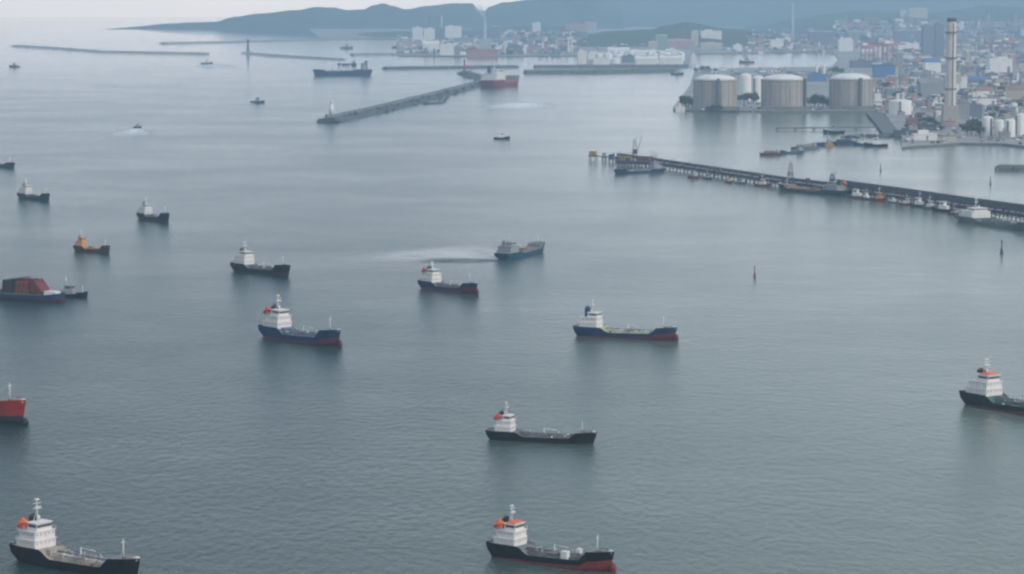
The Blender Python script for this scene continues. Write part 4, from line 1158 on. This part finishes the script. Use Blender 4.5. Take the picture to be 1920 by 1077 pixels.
# ------------------------------------------------------------------ chimneys
ch_m = mat('chimney_concrete', (0.60, 0.56, 0.51), 0.8, 0.12, 0.02, streak=0.3, streak_color=(0.28, 0.25, 0.24))
def chimney(at, hpx, wpx, label, m_, top=True, twin=False, taper=.82):
    p = hit(*at); k = mpp(p); hgt = hpx*k; R = wpx*k/2
    r = empty('chimney', p, 0, label, 'chimney')
    MB().tube((0,0,-2), (0,0,hgt*.965), R, R*taper, 20, caps=False).build('shaft', m_, r)
    MB().tube((0,0,hgt*.965), (0,0,hgt), R*taper*1.04, R*taper*1.02, 20).build('cap', mat('chimney_cap', (0.07, 0.07, 0.075)) if top else m_, r)
    if top:
        for f in (.33, .62, .86):
            MB().tube((0,0,hgt*f), (0,0,hgt*f+1.6), R*1.13, R*1.13, 20).build('gallery', stair_m, r)
        MB().box(-R*1.5, R*1.5, -R*1.5, R*1.5, -2, hgt*.18, R*.2, R*.2).build('flue_house', tank_m, r)
        MB().tube((R*.2, -R*1.02, 0), (R*.2, -R*.85, hgt*.95), .8, n=5).build('ladder', stair_m, r)
    return r
chimney((1781,234), 196, 21, 'very tall pale concrete chimney with dark top by the near shore', ch_m)
chimney((1486,72), 66, 4.5, 'faint thin tower rising in front of the hills', mat('pale_tower', (0.45,0.45,0.46)), False)
chimney((1531,150), 28, 5, 'white stack over the blue shed, western of two', M_whitetank, False)
chimney((1545,150), 28, 5, 'white stack over the blue shed, eastern of two', M_whitetank, False)
chimney((806,72), 40, 4.5, 'thin dark stack among the far white works', mat('dark_stack', (0.10,0.12,0.14)), False)
chimney((828,72), 42, 4, 'thin pale stack among the far white works', mat('pale_tower', (0.5,0.5,0.5)), False)
chimney((909,74), 36, 7, 'pale smoking stack at the notch in the hills', mat('pale_tower', (0.5,0.5,0.5)), False)

# ------------------------------------------------------------------ buildings
WALL = {'white': facade('wall_white', (0.80, 0.77, 0.73), amount=.2), 'cream': facade('wall_cream', (0.52, 0.47, 0.38), amount=.5), 'grey': facade('wall_grey', (0.30, 0.31, 0.32)),
        'blue grey': facade('wall_bluegrey', (0.17, 0.20, 0.26)), 'pink': facade('wall_pink', (0.46, 0.28, 0.28), amount=.5), 'brown': facade('wall_brown', (0.22, 0.14, 0.11)),
        'blue': mat('wall_blue', (0.07, 0.16, 0.34), .6, .1, .05), 'dark': facade('wall_dark', (0.08, 0.09, 0.105)), 'green': facade('wall_green', (0.24, 0.36, 0.34), amount=.6)}
ROOF = {'white': mat('roof_white', (0.68, 0.67, 0.65), .8, .15, .05), 'grey': mat('roof_grey', (0.22, 0.225, 0.23), .9, .3, .05), 'red': mat('roof_red', (0.30, 0.10, 0.08), .8, .2, .05),
        'blue': mat('roof_blue', (0.06, 0.16, 0.36), .7, .15, .05), 'brown': mat('roof_brown', (0.26, 0.16, 0.10), .8, .2, .05), 'green': mat('roof_green', (0.10, 0.22, 0.18), .8, .2, .05), 'dark': mat('roof_dark', (0.06, 0.065, 0.075), .9, .2, .05)}
def building(at, wpx, hpx, wall, roof, label, group=None, shape='flat', rz=None, depth=None, name='building', cat='building', seed=None):
    rg = random.Random(seed if seed is not None else int(at[0]*31+at[1]*17))
    p = hit(*at); k = mpp(p); W = wpx*k; Hh = max(4.0, hpx*k); D = depth or W*rg.uniform(.5, .9)
    rz = rg.uniform(-.35, .35) if rz is None else rz
    c = abs(cos(rz)) + abs(sin(rz))*D/W
    W, D = W/c, D/c
    r = empty(name, p+Vector((0, D/2, 0)), rz, label, cat, group)
    MB().box(-W/2, W/2, -D/2, D/2, max(-6, -p.z-.3), Hh).build('wall', WALL[wall], r)
    if shape == 'gable':
        rh = min(Hh*.55, D*.28)
        m = MB().loft([[(-W/2-.8, -D/2-.8, Hh+.02), (-W/2-.8, 0, Hh+rh), (-W/2-.8, D/2+.8, Hh+.02), (-W/2-.8, -D/2-.8, Hh+.02)], [(W/2+.8, -D/2-.8, Hh+.02), (W/2+.8, 0, Hh+rh), (W/2+.8, D/2+.8, Hh+.02), (W/2+.8, -D/2-.8, Hh+.02)]])
        for sx in (-W/2-.8, W/2+.8):
            i = len(m.v); m.v += [(sx, -D/2-.8, Hh+.02), (sx, 0, Hh+rh), (sx, D/2+.8, Hh+.02)]; m.face((i, i+1, i+2))
        m.build('roof', ROOF[roof], r)
        MB().box(-W*.3, W*.3, -1.2, 1.2, Hh+rh-1.2, Hh+rh+1.2).build('ridge_vent', ROOF['grey'], r)
    elif shape == 'slope':
        MB().loft([[(-W/2-.5, -D/2-.5, Hh+.02), (W/2+.5, -D/2-.5, Hh+.02)], [(-W/2-.5, D/2+.5, Hh*1.35), (W/2+.5, D/2+.5, Hh*1.35)], [(-W/2-.5, D/2+.5, Hh+.02), (W/2+.5, D/2+.5, Hh+.02)]]).build('roof', ROOF[roof], r)
    else:
        MB().box(-W/2-.4, W/2+.4, -D/2-.4, D/2+.4, Hh+.02, Hh+1.3).build('roof', ROOF[roof], r)
        a, b = rg.uniform(.12, .22), rg.uniform(-.2, .2)
        MB().box(W*(b-a), W*(b+a), -D*.25, D*.2, Hh+1.32, Hh+1.3+rg.uniform(3, 5)).build('rooftop_box', WALL[wall], r)
    return r
B = building
# buildings one can pick out
B((1533,153), 33, 12, 'blue', 'blue', 'blue shed between the middle and easternmost grey tanks', rz=0)
B((1749,140), 30, 22, 'white', 'blue', 'white hall with broad blue roof west of the tall chimney', shape='slope', rz=0.05)
B((1830,160), 38, 10, 'blue grey', 'blue', 'long low shed with blue roof east of the tall chimney', shape='gable', rz=0)
B((1796,172), 9, 32, 'cream', 'white', 'narrow cream block touching the tall chimney', rz=0)
B((1808,174), 10, 28, 'white', 'white', 'narrow white block beside the cream block by the chimney', rz=0)
B((1746,186), 46, 28, 'grey', 'grey', 'large grey plant building with sloping roof just west of the chimney', shape='slope', rz=0.1)
B((1722,172), 22, 12, 'grey', 'white', 'low pale annex of the large grey plant building', rz=0)
B((1700,94), 46, 11, 'white', 'white', 'long low white slab building below the tall hazy towers', rz=0)
B((1740,108), 22, 58, 'blue grey', 'grey', 'tall blue grey tower block, western of the hazy pair', rz=0.1, depth=30)
B((1761,107), 17, 60, 'blue grey', 'grey', 'tall blue grey tower block, eastern of the hazy pair', rz=0.05, depth=30)
B((1701,82), 48, 24, 'blue grey', 'white', 'wide grey office block west of the hazy tower pair', rz=0, depth=40)
B((1725,116), 60, 6, 'cream', 'white', 'long pale viaduct like hall below the hazy tower pair', rz=0)
B((1722,34), 34, 17, 'cream', 'white', 'cream hilltop complex above the city', rz=0)
B((1698,32), 16, 10, 'white', 'white', 'small white wing beside the cream hilltop complex', rz=0)
B((1586,97), 26, 22, 'white', 'white', 'bright white block at the channel head', rz=0)
B((1608,76), 34, 16, 'grey', 'white', 'pale grey block behind the bright white channel block', rz=0)
B((1629,98), 34, 9, 'white', 'white', 'white hall beside the bright white channel block', rz=0)
B((1655,106), 22, 18, 'white', 'white', 'white hall between the pinkish red cranes', rz=0)
B((1686,150), 12, 50, 'grey', 'white', 'tall pale slab east of the red cranes', rz=0)
B((1620,128), 46, 12, 'blue grey', 'dark', 'dark blue shed behind the easternmost grey tank', rz=0)
B((1660,146), 40, 22, 'blue', 'dark', 'dark blue warehouse between the easternmost tank and the chimney', rz=0)
B((1682,162), 42, 9, 'pink', 'red', 'low pink shed with red roof between tank and chimney', shape='gable', rz=0)
B((1876,140), 44, 28, 'white', 'white', 'large white hall with pale sides east of the chimney', rz=0.05)
B((1898,138), 10, 34, 'pink', 'white', 'pinkish tower against the large white hall', rz=0)
B((1868,148), 44, 6, 'pink', 'red', 'low red roofed shed below the large white hall', shape='gable', rz=0)
B((1846,186), 34, 15, 'white', 'brown', 'white workshop with tan roof east of the chimney', shape='gable', rz=0.1)
B((1904,192), 36, 22, 'cream', 'brown', 'cream hall with tan sloping roof at the eastern edge', shape='slope', rz=-0.2)
B((1846,206), 44, 20, 'white', 'grey', 'pale block below the tan roofed workshop', rz=0)
B((1800,226), 34, 30, 'grey', 'grey', 'grey blockhouse at the foot of the tall chimney', rz=0)
B((1828,224), 26, 26, 'blue grey', 'grey', 'bluish grey block east of the chimney foot', rz=0)
B((1757,204), 26, 8, 'white', 'white', 'low white office west of the chimney foot', rz=0)
B((1712,236), 24, 12, 'brown', 'brown', 'brown shed on the near shore west of the chimney', rz=0)
B((1740,246), 30, 9, 'dark', 'dark', 'long dark shed on the near shore', rz=0)
B((1700,255), 42, 7, 'dark', 'dark', 'low dark shed by the slanting jetty', rz=0)
B((1735,264), 44, 10, 'white', 'white', 'pale low office on the quay of the near shore', rz=0)
B((1780,266), 26, 9, 'cream', 'grey', 'tan low office on the quay of the near shore', rz=0)
B((1884,262), 20, 12, 'grey', 'grey', 'grey pump house in front of the pale tank row', rz=0)
B((1781,238), 20, 8, 'pink', 'red', 'red roofed gatehouse under the tall chimney', rz=0)
B((1273,207), 12, 6, 'white', 'white', 'tiny white hut on the tip of the tank quay', rz=0)
B((1539,84), 44, 24, 'blue grey', 'white', 'pale square block by the hills at the channel end', rz=0)
B((1457,92), 24, 16, 'white', 'white', 'white block beyond the channel under the faint tower', rz=0)
B((1383,96), 16, 11, 'white', 'white', 'small white block beyond the channel below the wooded hill', rz=0)
B((1334,73), 38, 14, 'white', 'white', 'bright white hall high on the wooded hill', rz=0)
B((1334,92), 40, 10, 'cream', 'white', 'long pale hall at the foot of the wooded hill', rz=0)
B((1303,88), 13, 28, 'cream', 'white', 'pale tower at the foot of the wooded hill', rz=0)
B((1277,92), 50, 16, 'pink', 'white', 'pinkish long hall behind the white tank farm', rz=0)
B((1241,94), 22, 27, 'green', 'white', 'greenish glass block behind the white tank farm', rz=0)
B((1224,95), 16, 16, 'cream', 'white', 'pale block beside the greenish glass block', rz=0)
B((1092,121), 16, 24, 'white', 'white', 'bright white block at the western end of the tank farm', rz=0)
B((1178,118), 22, 12, 'blue grey', 'dark', 'dark gap building in the middle of the white tank farm', rz=0)
B((1300,118), 8, 14, 'white', 'white', 'small pale tower at the eastern end of the tank farm', rz=0)
B((1080,58), 40, 13, 'pink', 'red', 'pink hall on the rise west of the wooded hill', rz=0)
B((1108,57), 22, 14, 'pink', 'white', 'pale pink block beside the pink hall on the rise', rz=0)
B((1006,62), 16, 18, 'white', 'white', 'pale tower on the low hazy rise', rz=0)
B((783,79), 19, 26, 'white', 'white', 'tall white silo block of the far works, western of two', rz=0)
B((805,80), 20, 25, 'white', 'white', 'tall white silo block of the far works, eastern of two', rz=0)
B((850,72), 30, 22, 'white', 'white', 'square white hall of the far works', rz=0)
B((822,78), 22, 24, 'blue grey', 'grey', 'bluish plant block between the white halls of the far works', rz=0)
B((808,98), 30, 14, 'white', 'white', 'white quay hall of the far works with bright front', shape='gable', rz=0)
B((838,104), 26, 20, 'white', 'white', 'white quay silo of the far works', rz=0)
B((858,103), 16, 16, 'grey', 'white', 'grey quay block beside the white quay silo', rz=0)
B((905,106), 58, 8, 'pink', 'red', 'reddish brown roofed shed on the far quay', shape='gable', rz=0)
B((888,94), 22, 8, 'cream', 'white', 'cream hall behind the reddish brown shed', rz=0)
B((865,82), 28, 10, 'grey', 'grey', 'grey hall behind the cream hall on the far quay', rz=0)
B((930,76), 14, 26, 'blue grey', 'white', 'pale tower block near the smoking stack', rz=0)

# white tank farm
ORD = ['first', 'second', 'third', 'fourth', 'fifth', 'sixth', 'seventh', 'eighth', 'ninth', 'tenth', 'eleventh', 'twelfth', 'thirteenth', 'fourteenth']
for row, (y, n, h0) in enumerate(((121, 11, 13), (114, 12, 15), (107, 10, 14))):
    x = 1112 + row*5; k = 0
    while x < 1281-row*4 and k < 14:
        wd = RNG.choice([9, 12, 14, 18, 22])
        if not (1160 < x < 1190 and row == 0):
            white_tank((x+wd/2, y+RNG.uniform(-1.5, 1)), wd, h0*RNG.uniform(.55, 1.05)*(1.1-wd/60), f"white tank, {ORD[k]} from the west in the {['waterside', 'middle', 'rear'][row]} row of the far tank farm",
                       ['waterside row of the white tank farm', 'middle row of the white tank farm', 'rear row of the white tank farm'][row], RNG.choice([.1, .25, .3]))
            k += 1
        x += wd+RNG.uniform(-1.5, 3)

for q, wd, hh, lb in (((1128,123),30,13,'white waterside hall beside the bright white western block'), ((1212,123),40,12,'long white waterside hall east of the dark gap building'),
                      ((1258,123),42,13,'white waterside hall at the eastern half of the tank farm'), ((1120,112),34,12,'white hall behind the western waterside tanks'),
                      ((1206,111),46,12,'white hall behind the middle of the tank farm'), ((1262,110),30,14,'white hall in front of the greenish glass block'), ((1160,104),40,10,'pale hall at the rear of the tank farm')):
    B(q, wd, hh, 'white', 'white', lb, rz=0, depth=30, shape='gable' if wd > 35 else 'flat')

# the mass of the city
MARKS = [((1533,153),'the blue tank-yard shed'),((1749,140),'the broad blue roof'),((1830,160),'the long blue roofed shed'),((1746,186),'the sloping grey plant'),((1700,94),'the low white slab'),
         ((1750,108),'the hazy tower pair'),((1701,82),'the wide grey office block'),((1722,34),'the cream hilltop complex'),((1586,97),'the bright white channel block'),((1629,98),'the white hall'),
         ((1620,128),'the dark blue shed'),((1660,146),'the dark blue warehouse'),((1876,140),'the large white hall'),((1846,186),'the tan roofed workshop'),((1904,192),'the cream edge hall'),
         ((1781,234),'the tall chimney'),((1689,216),'the wide low white tank'),((1880,257),'the pale tank row'),((1539,84),'the pale square block'),((1457,92),'the white channel block'),((1486,72),'the faint thin tower'),
         ((1383,96),'the small white block'),((1334,92),'the long pale hall'),((1080,58),'the pink hall'),((1006,62),'the pale hazy tower'),((905,106),'the reddish brown shed'),((850,72),'the square white hall'),
         ((794,79),'the twin white silos'),((838,104),'the white quay silo'),((909,74),'the smoking stack'),((1655,116),'the red gantry cranes'),((1878,106),'the upper red cranes'),((1344,207),'the western grey tank'),
         ((1472,207),'the middle grey tank'),((1600,206),'the eastern grey tank'),((1412,192),'the plain white tanks'),((1180,122),'the white tank farm'),((1285,60),'the wooded hill')]
def where_is(x, y):
    (a, b), nm = min(MARKS, key=lambda m: (m[0][0]-x)**2+((m[0][1]-y)*1.8)**2)
    dx, dy = x-a, (y-b)*1.8
    if abs(dx) < 9 and abs(dy) < 9: return 'right beside '+nm
    if abs(dx) > abs(dy): return ('just ' if abs(dx) < 30 else 'some way ')+('east of ' if dx > 0 else 'west of ')+nm
    return ('just ' if abs(dy) < 22 else 'well ')+('in front of ' if dy > 0 else 'behind ')+nm
def district(n, xr, yr, wr, hr, walls, seed, shapes=('flat', 'flat', 'flat', 'gable')):
    rg = random.Random(seed); made = 0
    spots = []
    for _ in range(n*30):
        if made >= n: break
        x, y = rg.uniform(*xr), rg.uniform(*yr)
        if any(abs(x-a) < 7 and abs(y-b) < 4 for a, b in spots): continue
        spots.append((x, y)); made += 1
        k = .55+.45*(y-yr[0])/(yr[1]-yr[0]+1e-6)
        wl = rg.choice(walls); sh = rg.choice(shapes)
        rf = rg.choice(['grey', 'white', 'white', 'grey', 'dark']) if sh == 'flat' else rg.choice(['grey', 'red', 'brown', 'blue', 'grey', 'white', 'dark'])
        hh = rg.uniform(*hr)*k*(.55 if sh == 'gable' else 1); wd = rg.uniform(*wr)*k
        ad = 'tall' if hh > wd*.95 else 'low' if hh < wd*.5 else 'square'
        lab = f"{ad} {wl} {'gabled shed' if sh == 'gable' else 'block'} with {rf} roof {where_is(x, y)}"
        B((x, y), wd, hh, wl, rf, lab, lab.replace(' block ', ' blocks ').replace(' shed ', ' sheds '), sh, rg.uniform(-.3, .3), seed=seed*1000+made)
PAL = ['white', 'grey', 'grey', 'blue grey', 'pink', 'cream', 'brown', 'dark']
DIST = [(46, (1795, 1925), (88, 215), (9, 24), (6, 20), PAL, 21), (34, (1642, 1772), (98, 218), (9, 24), (6, 18), PAL, 22),
        (66, (1565, 1925), (42, 92), (7, 20), (6, 16), ['white', 'grey', 'blue grey', 'blue grey', 'pink', 'dark', 'grey'], 23, ('flat',)),
        (26, (1400, 1562), (66, 98), (7, 18), (5, 12), ['white', 'grey', 'blue grey', 'dark', 'pink'], 24),
        (44, (925, 1080), (62, 104), (7, 18), (5, 13), ['white', 'grey', 'blue grey', 'pink', 'dark', 'blue grey'], 25),
        (20, (748, 900), (68, 104), (7, 18), (4, 10), ['white', 'grey', 'dark', 'pink'], 26), (12, (1310, 1560), (132, 150), (8, 20), (4, 8), ['white', 'grey', 'blue grey', 'brown'], 27)]
for d in DIST: district(*d)
# everything smaller that fills the streets between them, past counting
mass = MB(); wn_ = list(WALL); rn_ = list(ROOF); rg = random.Random(99)
mass_m = [WALL[k] for k in wn_] + [ROOF[k] for k in rn_]
for n, xr, yr, wr, hr, pal, *_ in [(430,)+DIST[0][1:], (330,)+DIST[1][1:], (620,)+DIST[2][1:], (170,)+DIST[3][1:], (330,)+DIST[4][1:], (140,)+DIST[5][1:], (60,)+DIST[6][1:],
                                    (120, (1690, 1925), (215, 272), (5, 14), (3, 9), PAL), (60, (1275, 1640), (196, 208), (4, 12), (2, 6), ['grey', 'dark', 'white']), (260, (1090, 1560), (56, 100), (5, 12), (3, 8), ['white', 'grey', 'pink', 'blue grey'])]:
    for _ in range(n):
        x, y = rg.uniform(*xr), rg.uniform(*yr)
        if 1100 < x < 1400 and 56 < y < 84: continue
        p = hit(x, y); k = mpp(p)*(.45+.4*rg.random())
        w_, d_, h_ = rg.uniform(*wr)*k*.5, rg.uniform(*wr)*k*.5, rg.uniform(*hr)*k*.75
        if rg.random() < .08: w_, d_, h_ = w_*.2+1, d_*.2+1, h_*2.4
        mass.cur = wn_.index(rg.choice(pal)); mass.box(p.x-w_, p.x+w_, p.y-d_, p.y+d_, max(p.z-4, -.3), p.z+h_)
        mass.cur = len(wn_)+rn_.index(rg.choice(['grey', 'white', 'grey', 'dark', 'white', 'grey', 'brown', 'grey', 'red', 'blue']))
        mass.box(p.x-w_-.3, p.x+w_+.3, p.y-d_-.3, p.y+d_+.3, p.z+h_+.02, p.z+h_+1.2, w_*.15, d_*.15)
tag(mass.build('city_houses', mass_m), 'countless small hazy city houses filling the streets', kind='stuff')

# lattice pylons
def pylon(at, hpx, label):
    p = hit(*at); h = hpx*mpp(p); r = empty('pylon', p, RNG.uniform(0, 3), label, 'pylon', 'lattice pylons in the port')
    m = MB()
    for i in (-1, 1):
        for j in (-1, 1): m.tube((i*h*.09, j*h*.09, 0), (i*h*.015, j*h*.015, h), .45, .3, 4)
    for k in range(6):
        q = .09-.075*k/6
        m.tube((-h*q, -h*q, h*k/6), (h*q*.85, -h*q*.85, h*(k+1)/6), .25, n=4).tube((h*q, h*q, h*k/6), (-h*q*.85, h*q*.85, h*(k+1)/6), .25, n=4)
    m.build('lattice', stair_m, r)
    a_ = MB()
    for f in (.7, .83, .95): a_.tube((-h*.17, 0, h*f), (h*.17, 0, h*f), .35, n=4)
    a_.build('cross_arm', stair_m, r)
for q, hh in (((1706,190),26),((1770,170),28),((1838,176),26),((1895,170),24),((1660,190),22),((1812,200),26)):
    pylon(q, hh, 'dark lattice pylon '+where_is(*q))

# gantry cranes
crane_m = mat('gantry_red', (0.36, 0.15, 0.16), 0.7, 0.15)
def gantry(at, hpx, label, a):
    p = hit(*at); s = hpx*mpp(p)
    r = empty('gantry_crane', p, a, label, 'crane', 'pinkish red gantry cranes')
    for i in (-1, 1):
        for j in (-1, 1):
            MB().box(i*s*.2-1.4, i*s*.2+1.4, j*s*.15-1.2, j*s*.15+1.2, 0, s*.62).build('leg', crane_m, r)
    m = MB()
    for i in (-1, 1): m.box(i*s*.2-1.2, i*s*.2+1.2, -s*.15, s*.15, s*.3, s*.34)
    for j in (-1, 1): m.box(-s*.2, s*.2, j*s*.15-1, j*s*.15+1, s*.58, s*.64)
    m.build('cross_beam', crane_m, r)
    MB().box(-s*.3, s*.62, -2.2, 2.2, s*.645, s*.7).build('boom', crane_m, r)
    MB().tube((s*.18, 0, s*.7), (s*.1, 0, s), 1.6, 1.0, 6).tube((s*.1, 0, s), (s*.55, 0, s*.7), .6, n=5).tube((s*.1, 0, s), (-s*.26, 0, s*.7), .6, n=5).build('apex_frame', crane_m, r)
    MB().box(-s*.24, -s*.04, -3.5, 3.5, s*.702, s*.8).build('machine_house', M_white, r)
gantry((1626,120), 48, 'pinkish red gantry crane nearest the easternmost tank', 0.5)
gantry((1650,116), 50, 'pinkish red gantry crane in the middle of the port', 2.4)
gantry((1669,119), 52, 'pinkish red gantry crane with boom towards the pale slab', 0.4)
gantry((1866,108), 40, 'pinkish red gantry crane above the large white hall, western of two', 2.7)
gantry((1890,106), 42, 'pinkish red gantry crane above the large white hall, eastern of two', 0.6)

# ------------------------------------------------------------------ trees
leaf_m = mat('leaf', (0.045, 0.075, 0.035), 0.8, 0.45, 0.25)
bark_m = mat('bark', (0.09, 0.07, 0.05), 0.9, 0.2)
def tree_mesh(seed):
    rg = random.Random(seed)
    m = MB()
    blobs = [(Vector((rg.uniform(-.32, .32), rg.uniform(-.32, .32), rg.uniform(.42, .85))), rg.uniform(.16, .28)) for _ in range(9)]
    for _ in range(420):
        c, rr = rg.choice(blobs)
        d = Vector((rg.gauss(0, 1), rg.gauss(0, 1), rg.gauss(0, 1))).normalized()
        p = c+d*rr*rg.uniform(.6, 1.05)
        u = d.orthogonal().normalized(); v = d.cross(u)
        ang = rg.uniform(0, pi); u, v = u*cos(ang)+v*sin(ang), v*cos(ang)-u*sin(ang)
        q = rg.uniform(.03, .07); tilt = d*rg.uniform(-.04, .04)
        m.quad(p-u*q-tilt, p-v*q, p+u*q+tilt, p+v*q)
    t = MB().tube((0,0,-.05), (0,0,.55), .035, .02, 6)
    for k in range(4):
        a = k*1.6; t.tube((0,0,.3+.05*k), (.22*cos(a), .22*sin(a), .55+.06*k), .016, .008, 5)
    return m.mesh('crown', leaf_m), t.mesh('trunk', bark_m)
TM = [tree_mesh(i) for i in range(4)]
def tree(at, hpx, label, group, n=0):
    p = hit(*at); s = hpx*mpp(p)
    r = empty('tree', p, RNG.uniform(0, 6), label, 'tree', group)
    for nm, me in zip(('crown', 'trunk'), TM[n % 4]):
        o = bpy.data.objects.new(nm, me); COL.objects.link(o); o.parent = r; o.scale = (s*1.05, s*1.05, s)
TREES = [('dark tree in the clump at the tip of the tank quay', [(1279,204,18),(1285,203,24),(1291,204,20),(1297,205,16)]),
         ('dark tree in the clump between the western and middle grey tanks', [(1388,196,16),(1395,196,20),(1403,195,22),(1411,195,20),(1418,196,16)]),
         ('dark tree in the clump between the middle and eastern grey tanks', [(1519,200,16),(1527,202,24),(1535,203,26),(1543,203,20),(1550,204,14)]),
         ('low tree at the foot of the westernmost grey tank', [(1328,208,9),(1336,208,11),(1345,208,12),(1353,208,9)]),
         ('green tree behind the domes along the channel', [(1305,138,12),(1316,137,13),(1328,136,12),(1342,137,9),(1560,140,14),(1568,142,16),(1576,143,14)]),
         ('dark tree in the belt between the chimney and the pale tank row', [(1806,252,18),(1814,254,22),(1822,256,24),(1830,256,22),(1838,257,20),(1818,244,20),(1828,246,22),(1838,246,18)]),
         ('dark tree on the near shore west of the chimney', [(1722,232,16),(1732,236,18),(1745,238,18),(1756,242,16),(1766,250,14),(1700,244,12)]),
         ('tree among the buildings around the chimney', [(1712,182,12),(1726,186,12),(1742,192,10),(1668,178,14),(1660,170,16),(1676,186,12),(1862,172,12),(1876,174,14),(1890,204,12),(1912,206,14),(1870,214,14),(1880,222,16),(1860,226,14),(1772,200,14)])]
i = 0
for lab, ps in TREES:
    for x, y, hh in ps:
        k = ps.index((x, y, hh)); tl = lab if len(ps) > 9 else f"{ORD[k]} {lab.replace(' in the clump', '')}"
        if len(ps) > 9: tl = 'green tree among the buildings '+where_is(x, y)
        tree((x, y), hh, tl, lab.replace('tree', 'trees', 1), i); i += 1

# ------------------------------------------------------------------ smoke over the notch
sm = bpy.data.materials.new('smoke'); sm.use_nodes = True
st_ = sm.node_tree; st_.nodes.clear()
v_ = st_.nodes.new('ShaderNodeVolumePrincipled'); v_.inputs['Color'].default_value = (1, 1, 1, 1); v_.inputs['Density'].default_value = 0.02
o_ = st_.nodes.new('ShaderNodeOutputMaterial'); st_.links.new(v_.outputs[0], o_.inputs['Volume'])
p0 = hit(909, 74); k = mpp(p0); m = MB(); rings = []
for j in range(9):
    f = j/8
    c = (-12*k*f**1.4, 0, 36*k+26*k*f); rr = k*(2.5+7*f)*(1+.2*sin(j*2.3))
    rings.append([(c[0]+rr*cos(2*pi*q/12), c[1]+rr*sin(2*pi*q/12), c[2]+.3*rr*sin(2*pi*q/12+1)) for q in range(12)])
m.loft(rings, close=True)
for e in (0, 8):
    ii = len(m.v); m.v += rings[e]; m.face(range(ii, ii+12) if e else range(ii+11, ii-1, -1))
so_ = m.build('smoke', sm); so_.location = p0
tag(so_, 'white smoke drifting from the stack at the hill notch', kind='stuff')
